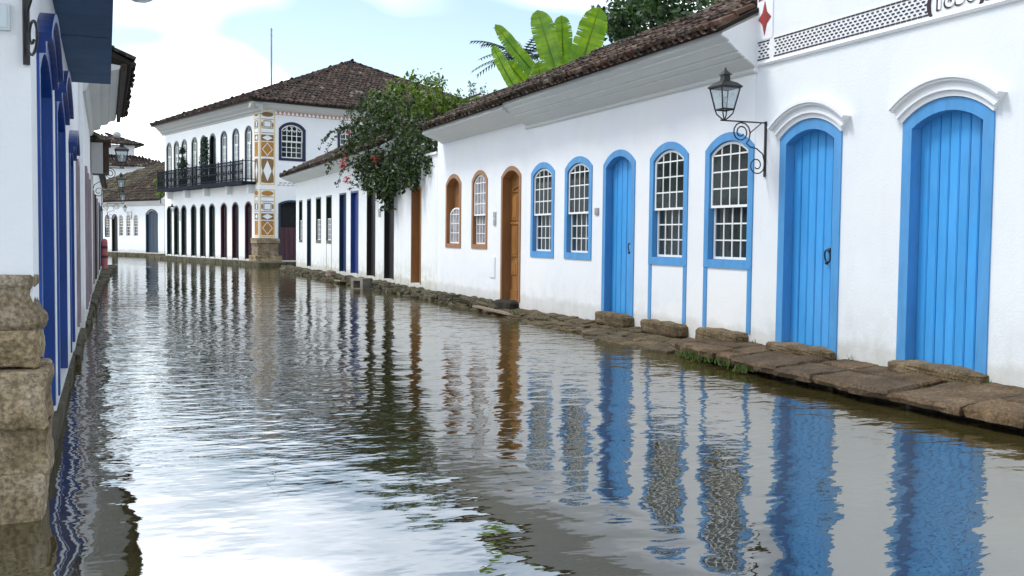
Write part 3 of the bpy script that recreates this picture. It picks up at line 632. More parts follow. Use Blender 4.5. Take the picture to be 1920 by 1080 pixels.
for i, c in enumerate(upp):
    bm = NB(); ring_frame(bm, -c, .55, 4.95, 7.80, 8.24, .13, -.03, .2, bottom=False); f = mesh_obj('window', fix(bm), GREEN_D if i < 6 else TEAL, hE, ML)
    if i == 5:
        bm = NB(); box(bm, -c-.42, -c+.42, .22, .26, 5.0, 7.95); mesh_obj('shutter', bm, GREEN_D, f)
    else:
        bm = NB(); sash(bm, -c, .425, 7.25, 7.84, 8.11, 3, 1, .06, .10, .04, .03); sash(bm, -c-.21, .21, 5.0, 7.22, 7.22, 2, 6, .06, .1, .045, .03); sash(bm, -c+.21, .21, 5.0, 7.22, 7.22, 2, 6, .06, .1, .045, .03); mesh_obj('casement', fix(bm), SASH, f)
        bm = NB(); box(bm, -c-.42, -c+.42, .09, .10, 5.0, 7.95); mesh_obj('glass', bm, GLASS_G if i != 4 else GLASS, f)
for j, (c, a, z0, zs, zt) in enumerate(rw):
    bm = NB(); ai, zi, zsi, zti = ring_frame(bm, c, a, z0, zs, zt, .16, -.03, .24); f = mesh_obj('window', fix(bm), NAVY_E, hE)
    zm = zi+(zti-zi)*.5; bm = NB(); sash(bm, c, ai-.01, zm-.03, zsi-.01, zti-.01, 4, 2, .05, .1, .06, .035)
    if j < 2:   # lattice in the arched head
        for k in range(4):
            for s_ in (-1, 1):
                x0 = c-ai+2*ai*(k+.5)/4; pts = [(x0+s_*.5*ai*t*1.0, zsi-.12+t*.42) for t in (0, .33, .66, 1)]
                pts = [(x, z) for x, z in pts if abs(x-c) < ai-.06]
                if len(pts) > 1: tube(bm, [(x, .075, min(z, zti-.05)) for x, z in pts], .016, 4)
    mesh_obj('upper_sash', fix(bm), SASH, f)
    bm = NB(); sash(bm, c, ai-.01, zi+.01, zm, zm, 4, 3, .1, .15, .06, .035); mesh_obj('lower_sash', fix(bm), SASH, f)
    bm = NB(); pane(bm, c, ai-.02, zi, zsi, zti, .16); mesh_obj('glass', fix(bm), GLASS, f)
for j, (c, a, z0, zs, zt) in enumerate(rd):
    bm = NB(); ai, zi, zsi, zti = ring_frame(bm, c, a, z0, zs, zt, .12, -.03, .24, bottom=False); f = mesh_obj('doorway', fix(bm), NAVY_E if j else TEAL, hE)
    bm = NB(); box(bm, c-ai, c+ai, .12, .16, z0, 2.25); boards(bm, c, ai, z0, 2.25, 2.25, .10, .12, 5); mesh_obj('half_door', fix(bm), MAROON, f)
    bm = NB(); pane(bm, c, ai, z0, zsi, zti, .30); mesh_obj('room_shade_sheet', fix(bm), DARK, f)  # near-black sheet, interior shade painted in behind the half door
# cornices
for M_, x0, x1 in ((ML, -LW-.5, .62), (None, -.62, RW+.6)):
    bm = NB(); profile(bm, [(0, 8.78), (.05, 8.80), (.06, 8.88), (.18, 8.96), (.20, 9.05), (.38, 9.18), (.42, 9.26), (.60, 9.36), (.62, 9.46), (0, 9.55)] if M_ else [(0, 9.06), (.05, 9.08), (.20, 9.16), (.40, 9.30), (.60, 9.37), (.62, 9.46), (0, 9.55)], x0, x1)
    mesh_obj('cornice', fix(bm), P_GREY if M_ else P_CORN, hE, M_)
# red and ochre frieze under the right cornice, small one between the storeys
bm = NB(); box(bm, .0, RW, -.02, .03, 8.83, 9.05); fz = mesh_obj('frieze', bm, paint('frieze_pink', (.52, .26, .20), .2), hE)
bm = NB()
for k in range(70):
    x = .15+k*.265; prism(bm, [[(x, 8.86), (x+.2, 8.86), (x+.12, 9.02), (x+.06, 9.02)]], -.03, -.018)
mesh_obj('frieze_pattern', fix(bm), P_WHITE, fz)
bm = NB()
for k in range(60):
    x = 1.15+k*.28; box(bm, x, x+.18, -.014, .02, 4.70, 4.76); box(bm, x+.09, x+.27, -.014, .02, 4.83, 4.89)
mesh_obj('band_ornament', bm, paint('ornament_grey', (.42, .36, .36), .2), hE)
# painted corner pilaster on stone base
bm = NB(); box(bm, -.03, .97, -.03, .48, 1.62, 9.06); pl_ = mesh_obj('corner_pilaster', bm, P_WHITE, hE)
def panel_set(bmd, zs_, kind, xa, xb, y):
    return
def cart(name, mat, shapes, M_=None, parent=pl_):
    for l in shapes: bm = prism(NB(), [l] if not isinstance(l[0], list) else l, -.046, -.028); mesh_obj(name, fix(bm), mat, parent, M_)
oval = lambda cx, cz, a, b: [(cx+a*math.cos(2*math.pi*k/14), cz+b*math.sin(2*math.pi*k/14)) for k in range(14)]
dia = lambda cx, cz, a, b: [(cx, cz-b), (cx+a, cz), (cx, cz+b), (cx-a, cz)]
for M_, sc_ in ((None, 1), (Matrix.Translation((0, 0, 0)) @ ML @ Matrix.Translation((-1.0*.62, 0, 0)) @ Matrix.Diagonal((.62, 1, 1, 1)), 1)):
    if M_ is not None: M_ = ML @ Matrix.Translation((-.60, .0, 0)) @ Matrix.Diagonal((.6, 1, 1, 1))
    c = .5; a = .37
    cart('ornament_outline', ORN_Y, [[rect(.04, .96, 1.68, 4.45), rect(.085, .915, 1.73, 4.40)], [rect(.04, .96, 4.72, 9.02), rect(.085, .915, 4.77, 8.97)]], M_)
    cart('ornament_ochre', ORN_O, [oval(c, 4.22, a, .15), [rect(.12, .88, 1.78, 2.62), dia(c, 2.20, .34, .40)], dia(c, 2.20, .27, .32), [rect(.12, .88, 6.35, 7.20), dia(c, 6.78, .34, .40)], dia(c, 6.78, .27, .32)], M_)
    cart('ornament_brown', ORN_B, [oval(c, 8.80, a, .14), [rect(.12, .88, 2.68, 3.05), dia(c, 2.87, .34, .16)], [rect(.12, .88, 7.26, 7.62), dia(c, 7.44, .34, .16)],
        [[(.12, 4.85), (.35, 4.82), (.65, 4.82), (.88, 4.85), (.88, 5.2), (.80, 5.5), (.88, 5.85), (.88, 6.2), (.65, 6.24), (.35, 6.24), (.12, 6.2), (.12, 5.85), (.2, 5.5), (.12, 5.2)], dia(c, 5.53, .27, .62)],
        oval(.17, 3.45, .05, .16), oval(.83, 3.45, .05, .16), oval(.17, 8.2, .05, .16), oval(.83, 8.2, .05, .16), rect(.12, .88, 3.14, 3.17), rect(.12, .88, 3.74, 3.77), rect(.12, .88, 4.0, 4.03), rect(.12, .88, 7.72, 7.75), rect(.12, .88, 7.98, 8.01), rect(.12, .88, 8.50, 8.53), [rect(.26, .74, 3.24, 3.66), rect(.30, .70, 3.28, 3.62)], [rect(.26, .74, 8.05, 8.44), rect(.30, .70, 8.09, 8.40)]], M_)
bm = NB(); hull_block(bm, (.45, .18, 1.45), (1.45, .95, .30), .02, .1, 0, 2); hull_block(bm, (.45, .18, .93), (1.30, .85, .74), .02, .06, 0, 3); hull_block(bm, (.45, .15, .28), (1.62, 1.1, .60), .025, .08, 0, 3)
mesh_obj('stone_base', bm, GRANITE, hE)
# roof: hipped, tiled
EV = .78; za = 9.48; ap = Vector((10.3, 8.45, 13.95)); cs = [Vector((-EV, -EV, za)), Vector((RW+EV, -EV, za)), Vector((RW+EV, LW+EV, za)), Vector((-EV, LW+EV, za))]
for i in range(4):
    a_, b_ = cs[i], cs[(i+1) % 4]; u = (b_-a_).normalized(); mid = ap-a_; along = mid.dot(u); v = (mid-u*along); L = v.length; v.normalize(); wd = (b_-a_).length
    tile_roof(a_, u, v, [(0, 0), (wd, 0), (along, L)], hE, TILE_E, pitch=.30, row=.5, seg=3, scallop=False, thick=.08)
    ridge(a_+Vector((0, 0, .08)), ap+Vector((0, 0, .08)), hE, TILE_E, .16)
# balcony with iron railing along the street face
bm = NB(); box(bm, -15.9, -.35, -.85, -.001, 4.74, 4.90); box(bm, -15.9, -.35, -.88, -.82, 4.70, 4.94); bal = mesh_obj('balcony', bm, RAIL, hE, ML)
for x in (-11.9, -8.2, -4.3, -.9, -15.4): bm = prism(NB(), [[(x-.14, 4.25), (x+.14, 4.25), (x+.2, 4.73), (x-.2, 4.73)]], -.35, -.002); mesh_obj('corbel', fix(bm), P_WHITE, bal)
bm = NB()
for z in (6.08, 5.90, 5.45, 5.03): box(bm, -15.9, -.35, -.86, -.81, z-.03, z+.03)
x = -15.88
while x < -.36: box(bm, x-.014, x+.014, -.848, -.818, 4.94, 6.07); x += .15
for k in range(9): px = -15.88+k*1.94; tube(bm, [(px, -.835, 4.9), (px, -.835, 6.18)], .035, 6)
for xx in (-15.9, -.35):
    for z in (6.08, 5.03): box(bm, xx-.015, xx+.015, -.83, 0, z-.02, z+.02)
for k in range(32):      # scrollwork rings and panels low on the railing
    px = -15.6+k*.485; tube(bm, [(px+.13*math.cos(t), -.835, 5.45+.13*math.sin(t)) for t in [2*math.pi*q/10 for q in range(11)]], .016, 4)
mesh_obj('railing', bm, RAIL, bal)
# mast on the far slope
bm = NB(); tube(bm, [(0, 0, 0), (0, 0, 4.9)], [.08, .055], 6); box(bm, -.05, .05, -.05, .05, -.9, .05)
for z in (4.4, 4.75): tube(bm, [(-.12, 0, z), (.12, 0, z)], .015, 4)
ant = mesh_obj('antenna_mast', bm, GREYPL); tag(ant, 'thin grey aerial mast standing up behind the big dark roof', 'antenna')
ant.location = hE.matrix_basis @ Vector((7.6, 13.0, 11.3)) if False else (C0+Matrix.Rotation(ang, 3, 'Z') @ Vector((6.2, 12.6, 11.6)))

# ------------------------------------------------------------------ far house across the end of the flooded street
A_, B_ = Vector((4.25, 83.5, 0)), Vector((-2.6, 97.5, 0)); d_ = (A_-B_); WF = d_.length; rzF = math.atan2(d_.y, d_.x)
hF = thing('far_house', 'long low white house with arched sash windows and sagging tiled roof at the far left', 'house', B_, rzF)
fx = lambda px: WF*(1-(306-px)/(306-186)*1.0) if False else None
def along_F(px):   # where a photo column meets the facade line, to space the openings as seen
    t = math.tan(yaw+math.atan((px-960)/1900)); # x = t*y
    k = (t*B_.y-B_.x)/(d_.x-t*d_.y); return k*WF
fo = [('w', 201, 3.35, 1.5, .40), ('d', 215, 3.4, .3, .50), ('w', 227, 3.45, 1.5, .45), ('w', 240.5, 3.45, 1.5, .45), ('w', 254.5, 3.45, 1.5, .45), ('d', 284.5, 3.75, .3, .95)]
holes = []; items = []
for k, px, zt, z0, a in fo:
    xc = along_F(px); holes.append(arch(xc, a-.09, z0+(.1 if k == 'w' else 0), zt-.42, zt-.12)); items.append((k, xc, zt, z0, a))
facade(hF, -3, WF-.02, -.4, 4.35, holes, P_WHITE); shell(hF, -3, WF-.02, .45, 8, -.4, 4.35, P_WHITE)
for i, (k, xc, zt, z0, a) in enumerate(items):
    if k == 'w': window(hF, xc, a, z0, zt-.36, zt, .10, P_WHITE if i else BLACKP, cols=2)
    else: door(hF, xc, a, z0, zt-.36, zt, .10, TEAL if a > .8 else BLACKP, TEAL if a > .8 else BLACKP, nb=4, handle=False)
bm = NB(); profile(bm, [(0, 4.0), (.1, 4.05), (.4, 4.3), (.5, 4.42), (0, 4.5)], -3, WF+.2); mesh_obj('eave_cornice', fix(bm), P_CORN, hF)
PF = R(33); vF = (0, math.cos(PF), math.sin(PF))
tile_roof((-3.2, -.6, 4.4), (1, 0, 0), vF, [(0, 0), (9.0, 0), (12.6, 7.6), (5.0, 4.2), (0, 1.4)], hF, TILE_G, pitch=.26, row=.45, seg=3, scallop=False)
tile_roof((-3.2+9.02, -.6, 4.4), (1, 0, 0), vF, [(0, 0), (WF-5.6, 0), (WF-5.6, 8.0), (3.62, 7.6)], hF, TILE, pitch=.26, row=.45, seg=3, scallop=False)
# taller house behind it
hH = thing('background_house', 'white upper storey with small dark hipped roof rising behind the far low house', 'house', (1.4, 112, 0), R(10))
bm = NB(); box(bm, -9, 5.9, 0, 8, -.4, 8.7); box(bm, -9, 2.0, 2.5, 8, 8.5, 11.1); mesh_obj('wall', bm, P_WHITE, hH)
tile_roof((-9.5, -.6, 8.7), (1, 0, 0), (0, math.cos(R(24)), math.sin(R(24))), [(0, 0), (16, 0), (11.6, 3.1), (0, 3.1)], hH, TILE_E, pitch=.3, row=.5, seg=3, scallop=False)
tile_roof((-9.5, 1.7, 11.1), (1, 0, 0), (0, math.cos(R(22)), math.sin(R(22))), [(0, 0), (12.3, 0), (7.5, 3.6), (0, 3.6)], hH, TILE_E, pitch=.3, row=.5, seg=3, scallop=False)
tile_roof((2.8, 8.6, 11.1), (0, -1, 0), (-math.cos(R(22)), 0, math.sin(R(22))), [(0, 0), (6.9, 0), (3.4, 3.6)], hH, TILE_E, pitch=.3, row=.5, seg=3, scallop=False)
bm = NB(); tube(bm, [(.4, 3.4, 11.2), (.4, 3.4, 11.9)], .12, 6); bmesh.ops.create_icosphere(bm, subdivisions=2, radius=.42, matrix=Matrix.Translation((.4, 3.4, 12.2))); mesh_obj('roof_finial', bm, P_GREY, hH)

# pavement in front of far and corner houses
bm = NB()
def kerb_run(p, q, wd, z1, smin=.5, smax=1.3):
    p, q = Vector(p), Vector(q); L = (q-p).length; d = (q-p).normalized(); n = Vector((-d.y, d.x)); s = 0
    while s < L:
        l = random.uniform(smin, smax); c = p+d*(s+l/2)+n*wd/2; hull_block(bm, (c.x, c.y, z1-.3), (l*.98, wd, .6), .02, .12, math.atan2(d.y, d.x), 2); s += l
Ld = Vector((-.25622, .96662)); Rd = Vector((.96662, .25622)); c2 = Vector((C0.x, C0.y))
kerb_run(c2-Rd*.95-Ld*1.2+Ld*18.5, c2-Rd*.95-Ld*1.2, 1.1, .24); kerb_run(c2-Rd*.95-Ld*1.25, c2+Rd*9-Ld*1.25, 1.4, .22)
a2, b2 = Vector((A_.x, A_.y)), Vector((B_.x, B_.y)); nF = Vector((d_.y, -d_.x)).normalized()
kerb_run(b2+nF*1.6-(a2-b2)*.3, a2+nF*1.0+(a2-b2).normalized()*.5, 1.7, .24)
tag(mesh_obj('far_pavement', bm, MOSSY), kind='structure')

# ------------------------------------------------------------------ left-hand row
LZ = R(90)
Y0 = 11.0; XL = lambda y: y-Y0
hH1 = thing('corner_house', 'white corner house at left edge with navy blue doors, stone corner and slate blue balcony', 'house', (-.42, Y0, 0), LZ)
ld = [(XL(8.48), .95, .30, 2.95, 3.22, .14), (XL(11.3), 1.10, .25, 2.95, 3.22, .14), (XL(14.6), .75, .25, 2.75, 2.95, .12)]
holes = []
for xc, a, z0, zs, zt, t in ld: i_ = inset(a, z0, zs, zt, t-.02); holes.append(arch(xc, i_[0], z0, i_[2], i_[3]))
mv_ = (XL(17.5), .42); holes.append(rect(mv_[0]-.36, mv_[0]+.36, .3, 2.84)); facade(hH1, XL(6.95), XL(19.2), -.4, 7.6, holes, P_WHITE)
door(hH1, *mv_, .3, 2.9, 2.9, .09, MAUVE, BLACKP, flat=True, handle=False, depth=.2, proud=.04, label='mauve framed dark door')
bm = NB(); box(bm, XL(6.95), XL(7.4), .45, 9, -.4, 7.6); box(bm, XL(18.9), XL(19.2), .45, 9, -.4, 7.6); mesh_obj('end_wall', bm, P_BLUISH, hH1)
for k, d_a in enumerate(ld): door(hH1, *d_a, NAVY_F, NAVY, nb=5, depth=.22, hood=(.05, .15, .5) , hmat=NAVY, handle=False)
# balcony
bm = NB(); box(bm, XL(5.2), XL(9.3), -.50, -.001, 3.80, 3.95); box(bm, XL(9.31), XL(11.55), -.50, -.001, 3.803, 3.95); box(bm, XL(11.565), XL(15.08), -.50, -.001, 3.80, 3.95)
b1 = mesh_obj('balcony', bm, SLATE, hH1)
bm = NB(); box(bm, XL(5.2), XL(15.08), -.50, -.45, 4.86, 4.94)
y = 5.25
while y < 15.05: box(bm, XL(y), XL(y)+.05, -.49, -.46, 3.95, 4.86); y += .15
box(bm, XL(5.2), XL(15.08), -.495, -.465, 3.951, 4.25)
mesh_obj('railing', bm, BROWN_W, b1)
tile_roof((XL(5.0), -.75, 7.4), (1, 0, 0), VV, [(0, 0), (14.3, 0), (14.3, 5), (0, 5)], hH1, TILE, row=.42)
bm = NB(); profile(bm, [(0, 7.0), (.2, 7.1), (.65, 7.35), (.7, 7.45), (0, 7.5)], XL(5.0), XL(19.2)); mesh_obj('eave_cornice', fix(bm), BROWN_W, hH1)
# stone corner pier
bm = NB()
yo = 6.95
def pier_block(x0, x1, z0, z1, proud, j=.020, bev=.07): hull_block(bm, ((x0+x1)/2, 7.10-proud/2-.0, (z0+z1)/2), (x1-x0, .62+proud, z1-z0), j, bev, 0, 4)
P0 = bpy.data.objects  # noqa
pier_block(-2.6, -.36, -.35, .29, .08); pier_block(-.60, -.335, .28, .575, .04); pier_block(-1.3, -.62, .28, .57, .03); pier_block(-2.6, -1.33, .28, .575, .03); pier_block(-2.6, -.335, .58, .915, .10, .024, .09)
pier_block(-2.6, -.40, .93, 1.145, .0, .02, .10)
inv = hH1.matrix_basis.inverted() if False else (Matrix.Translation((-.42, Y0, 0)) @ Matrix.Rotation(LZ, 4, 'Z')).inverted()
pr_ = [(.06, 1.15), (.075, 1.19), (.07, 1.23), (.045, 1.26), (.015, 1.31), (.0, 1.36), (.0, 1.40), (.02, 1.43), (.02, 1.475), (0, 1.49), (-.2, 1.49), (-.2, 1.15)]
t = NB(); base = -.44
for o, z in pr_[:10]:
    pass
rings = []
for o, z in pr_[:10]:
    rings.append([t.verts.new(p) for p in ((-2.6, 6.90-o, z), (base-.03, 6.90-o, z), (base+o*.85+.005, 6.94-o*.7, z), (base+o+.012, 7.0, z), (base+o+.012, 7.30, z), (-2.6, 7.30, z))])
for a_, b_ in zip(rings, rings[1:]):
    for k in range(5): t.faces.new((a_[k], a_[k+1], b_[k+1], b_[k]))
t.faces.new(rings[-1]); 
bmesh.ops.subdivide_edges(t, edges=[e for e in t.edges if e.calc_length() > .2], cuts=8)
for v in t.verts: v.co += Vector((random.gauss(0, .004), random.gauss(0, .004), random.gauss(0, .003)))
me = bpy.data.meshes.new('t'); t.to_mesh(me); t.free(); bm.from_mesh(me)
bmesh.ops.transform(bm, matrix=inv, verts=bm.verts)
mesh_obj('stone_pier', bm, GRANITE, hH1)
bm = NB()
for (a_, b_, z) in ((7.5, 9.5, .22), (9.5, 12.4, .16), (12.4, 15.0, .16)): hull_block(bm, (-.45, (a_+b_)/2, z-.3), (.14, b_-a_, .6), .012, .1, 0, 4)
bmesh.ops.transform(bm, matrix=inv, verts=bm.verts); mesh_obj('plinth', bm, MOSSY, hH1)
# --- second house
Y0 = 23.6; h2 = thing('row_house', 'narrow white house with mauve framed doors and stepped pale eave beyond the slate balcony', 'house', (-.35, Y0, 0), LZ)
l2 = [(XL(20.9), .5), (XL(23.2), .5), (XL(26.0), .6)]
holes = [rect(xc-a+.06, xc+a-.06, .34, 2.94) for xc, a in l2]
facade(h2, XL(19.21), XL(28), -.4, 4.75, holes, P_WHITE); shell(h2, XL(19.21), XL(28), .45, 8, -.4, 4.75, P_WHITE)
for i, (xc, a) in enumerate(l2): door(h2, xc, a, .34, 3.0, 3.0, .09, MAUVE, BLACKP, flat=True, handle=False, depth=.2, proud=.04)
bm = NB(); profile(bm, [(0, 4.22), (.05, 4.24), (.10, 4.36), (.24, 4.40), (.27, 4.50), (.42, 4.53), (.46, 4.60), (.60, 4.64), (.62, 4.70), (0, 4.78)], XL(19.22), XL(28)); mesh_obj('eave_boards', fix(bm), P_CORN, h2)
bm = NB(); box(bm, XL(19.22), XL(28), -.72, -.63, 4.60, 4.74); mesh_obj('fascia', bm, BROWN_W, h2)
tile_roof((XL(19.21), -.80, 4.74), (1, 0, 0), VV, [(0, 0), (8.8, 0), (8.8, 5), (0, 5)], h2, TILE, row=.4)
# --- third house, bending slightly into the street
th3 = math.atan2(.21, 30.0); h3 = thing('row_house', 'plain aged white house with a brown timber box, far down the left side', 'house', (-.35, 28.02, 0), LZ-th3)
l3 = [(3.0, .45, MAUVE), (6.4, .45, BLACKP), (10, .5, MAUVE), (15, .5, BLACKP), (20, .5, TEAL), (26, .5, BLACKP)]
holes = [rect(xc-a+.06, xc+a-.06, .34, 2.9) for xc, a, m_ in l3]
facade(h3, 0, 30, -.4, 4.1, holes, P_AGED); shell(h3, 0, 30, .45, 8, -.4, 4.1, P_AGED)
for xc, a, m_ in l3: door(h3, xc, a, .34, 2.96, 2.96, .09, m_, BLACKP, flat=True, handle=False, depth=.2, proud=.04)
bm = NB(); box(bm, .3, 1.9, -.44, -.02, 3.34, 4.10); box(bm, .25, 1.95, -.49, -.02, 4.101, 4.17)
for k in range(4): box(bm, .285, .31, -.42+k*.10, -.34+k*.10, 3.38, 4.06)
mesh_obj('timber_box', bm, BROWN_W, h3)
bm = NB(); box(bm, .24, .279, -.30, -.02, 3.30, 4.09); mesh_obj('box_post', bm, P_GREY, h3)
tile_roof((0, -.15, 4.15), (1, 0, 0), VV, [(0, 0), (30, 0), (30, 4), (0, 4)], h3, TILE_G, pitch=.26, row=.45, seg=3)
# low mossy ledge on the left
bm = NB(); pts = [(-.42, 12), (-.33, 18), (-.20, 29.5), (.02, 39), (.42, 57)]
for (xa, ya), (xb, yb) in zip(pts, pts[1:]):
    y = ya
    while y < yb:
        l = random.uniform(.5, 1.1); f = (y-ya)/(yb-ya); x = xa+(xb-xa)*f; ex = max(0, (y-26)*.022)
        hull_block(bm, (x-.19-ex*.5+random.uniform(-.04, .03), y+l/2, -.16+random.uniform(-.03, .03)), (.42+ex, l*.98, .56), .025, .2, 0, 2); y += l
tag(mesh_obj('left_kerb', bm, MOSSY), kind='structure')
# faded red bollard at the far end of that ledge
brl = thing('bollard', 'faded red bollard at the far end of the left wall', 'bollard', (-.05, 52, .1))
bm = NB(); tube(bm, [(0, 0, 0), (0, 0, .1), (0, 0, 1.25), (0, 0, 1.36), (0, 0, 1.42)], [.17, .14, .14, .12, .05], 12); mesh_obj('post', bm, REDB, brl)
for z in (.5, .95): bm = NB(); tube(bm, [(0, 0, z), (0, 0, z+.12)], .146, 12); mesh_obj('band', bm, MAROON, brl)

# ------------------------------------------------------------------ street lanterns on scrolled brackets (local x points away from the wall)
def spiral(cx, cz, r0, r1, t0, t1, n=22): return [(cx+(r0+(r1-r0)*k/n)*math.cos(t0+(t1-t0)*k/n), 0, cz+(r0+(r1-r0)*k/n)*math.sin(t0+(t1-t0)*k/n)) for k in range(n+1)]
def make_lantern(label, loc, rz):
    L = thing('wall_lantern', label, 'street lamp', loc, rz, 'black iron wall lanterns on scrolled brackets')
    bm = NB(); box(bm, 0, .022, -.018, .018, -.76, .02); tube(bm, [(0, 0, 0), (.76, 0, 0)], .011, 6); tube(bm, [(.08, 0, -.005), (.28, 0, -.16)], .008, 5)
    tube(bm, spiral(.42, -.15, .045, .15, R(-150), R(180)+R(360)), .010, 5)
    S = [(.27, 0, -.15), (.285, 0, -.24), (.33, 0, -.30), (.27, 0, -.345), (.15, 0, -.37), (.05, 0, -.44), (.015, 0, -.56), (.03, 0, -.66)]; tube(bm, S, .010, 5)
    tube(bm, spiral(.15, -.60, .13, .04, R(200), R(200)+R(470)), .009, 5)
    mesh_obj('bracket', bm, IRON, L)
    cx = .70; z1, z2 = .15, .45; wb, wt = .093, .150
    bm = NB(); q = ((-1, -1), (1, -1), (1, 1), (-1, 1))
    for sx, sy in q:
        tube(bm, [(cx+sx*wb, sy*wb, z1), (cx+sx*wt, sy*wt, z2)], .011, 5)
        tube(bm, [(cx+sx*wb, sy*wb, z1), (cx+sx*wb*.85, sy*wb*.85, z1-.06), (cx+sx*.04, sy*.04, z1-.11), (cx, 0, z1-.15)], .010, 5)
    for i in range(4):
        a_, b_ = q[i], q[(i+1) % 4]
        tube(bm, [(cx+a_[0]*wb, a_[1]*wb, z1), (cx+b_[0]*wb, b_[1]*wb, z1)], .013, 5); tube(bm, [(cx+a_[0]*wt, a_[1]*wt, z2), (cx+b_[0]*wt, b_[1]*wt, z2)], .017, 5)
    fr = mesh_obj('lantern_frame', bm, IRON, L)
    bm = NB(); a_ = [bm.verts.new((cx+sx*wb*.96, sy*wb*.96, z1+.005)) for sx, sy in q]; b_ = [bm.verts.new((cx+sx*wt*.96, sy*wt*.96, z2-.01)) for sx, sy in q]
    for i in range(4): bm.faces.new((a_[i], a_[(i+1) % 4], b_[(i+1) % 4], b_[i]))
    bm.faces.new(a_[::-1]); mesh_obj('glass', bm, LAMPGLASS, fr)
    bm = NB(); tube(bm, [(cx, 0, z1), (cx, 0, z1+.09)], .02, 8); bmesh.ops.create_icosphere(bm, subdivisions=2, radius=.035, matrix=Matrix.Translation((cx, 0, z1+.13)) @ Matrix.Diagonal((1, 1, 1.5, 1))); mesh_obj('bulb', bm, GLASSW, fr, smooth=True)
    bm = NB(); rg = []
    for s_, z in ((wt*1.14, z2-.005), (wt*1.16, z2+.015), (wt*.8, z2+.065), (.05, z2+.10), (.048, z2+.17), (.068, z2+.175), (.064, z2+.185), (.016, z2+.24), (.006, z2+.28)): rg.append([bm.verts.new((cx+sx*s_, sy*s_, z)) for sx, sy in q])
    bm.faces.new(rg[0][::-1])
    for a_, b_ in zip(rg, rg[1:]):
        for i in range(4): bm.faces.new((a_[i], a_[(i+1) % 4], b_[(i+1) % 4], b_[i]))
    bm.faces.new(rg[-1]); mesh_obj('cap', bm, IRON, fr)
    return L
def lampglass():
    m = Mt('lantern_glass', .08, .5); tr = m.n.new('ShaderNodeBsdfTransparent'); tr.inputs[0].default_value = (.88, .92, .93, 1); m.col((.75, .8, .82, 1))
    ms = m.n.new('ShaderNodeMixShader'); m.l.new(m.ramp(m.noise(5, 2), [(.3, (.12,)*3), (.7, (.32,)*3)]), ms.inputs[0]); m.l.new(tr.outputs[0], ms.inputs[1]); m.l.new(m.b.outputs[0], ms.inputs[2]); m.l.new(ms.outputs[0], m.n['Material Output'].inputs[0]); return m.m
LAMPGLASS = lampglass()
lan = make_lantern('large lantern on the white wall between a blue window and blue door', (8.70, 12.08, 3.42), R(180))
def lan_copy(label, loc, rz, s=1):
    c = copy_tree(lan); c.location = loc; c.rotation_euler = (0, 0, rz); c['label'] = label; c.scale = (s,)*3; return c
lan_copy('lantern whose scrolled bracket shows at the left corner above the stone pier', (-.445, 6.945, 3.54), R(-72))
lan_copy('nearest full lantern on the left row, beside the brown timber box', (-.34, 31, 3.62), 0, 1.12)
lan_copy('second lantern along the left row, against the mossy far roof', (-.16, 46, 3.55), 0, 1.12)
lan_copy('smallest lantern of the left row, just above the far house eave', (.07, 57.4, 3.35), 0, 1.12)
hl = thing('hanging_lantern', 'hanging lantern cut by the top edge, only its pale bottom showing against the sky', 'street lamp', (.30, 9.6, 3.78))
bm = NB(); bmesh.ops.create_uvsphere(bm, u_segments=14, v_segments=8, radius=.17, matrix=Matrix.Translation((0, 0, .14)) @ Matrix.Diagonal((1, 1, .8, 1))); mesh_obj('globe', bm, GLASSW, hl, smooth=True)
bm = NB(); tube(bm, [(0, 0, .26), (0, 0, .36), (0, 0, .42)], [.15, .13, .03], 12); tube(bm, [(math.cos(2*math.pi*k/12)*.172, math.sin(2*math.pi*k/12)*.172, .14) for k in range(13)], .008, 4); mesh_obj('cap', bm, IRON, hl)
bm = NB(); tube(bm, [(0, 0, .4), (-.04, 0, 3.62)], .01, 5); mesh_obj('chain', bm, IRON, hl)
RF = Matrix.Rotation(rzF, 3, 'Z')
lp = B_+RF @ Vector((along_F(247), -.01, 3.55)); lan_copy('lantern on the far white house over its small arched windows', lp, rzF-R(90), .8)
RE = Matrix.Rotation(ang, 3, 'Z'); lp = C0+RE @ Vector((-.001, 13.7, 3.3)); lan_copy('lantern on the corner mansion among its dark lower doorways', lp, ang+R(180), .8)

# ------------------------------------------------------------------ small things
def step(label, y0, y1, z0, z1, out_, dark=False):
    bm = NB(); out_ += .14; hull_block(bm, (0, 0, (z1-z0)/2), (out_+.01, y1-y0, z1-z0), .012, .45, 0, 4)
    o = mesh_obj('step_stone', bm, DARKST if dark else STEPST); o.location = (XW-out_/2+.12, (y0+y1)/2, z0); tag(o, label, 'step stone', 'step stones under the doors and windows')
step('long worn step stone under the largest blue door', 8.05, 9.42, .22, .38, .16)
step('pale low step stone under the hooded blue door with a knocker', 10.46, 11.78, .22, .36, .16)
step('rounded step stone under the blue window beside the lantern', 12.38, 13.60, .18, .41, .17)
step('step stone under the second banded blue window', 14.05, 15.36, .16, .40, .17)
step('reddish step stone under the blue door between the windows', 15.85, 17.10, .16, .41, .17)
step('blackened step stone under the carved orange door', 21.25, 22.36, .06, .32, .2, True)
def plate(name, label, y, z, w_, h_, mat, cat='plate', x=XW, split=1):
    bm = NB()
    for k in range(split): zz = z+(k-(split-1)/2)*h_*1.15; box(bm, x-.02, x-.001, y-w_/2, y+w_/2, zz-h_/2, zz+h_/2); box(bm, x-.024, x-.019, y-w_*.36, y+w_*.36, zz-h_*.3, zz+h_*.3)
    tag(mesh_obj(name, bm, mat), label, cat)
plate('wall_plate', 'two small pale plates on the wall left of the carved orange door', 22.83, 2.22, .17, .15, GREYPL, split=2)
plate('wall_plate', 'small grey plate on the wall left of the plain blue door', 17.37, 2.28, .16, .13, GREYPL)
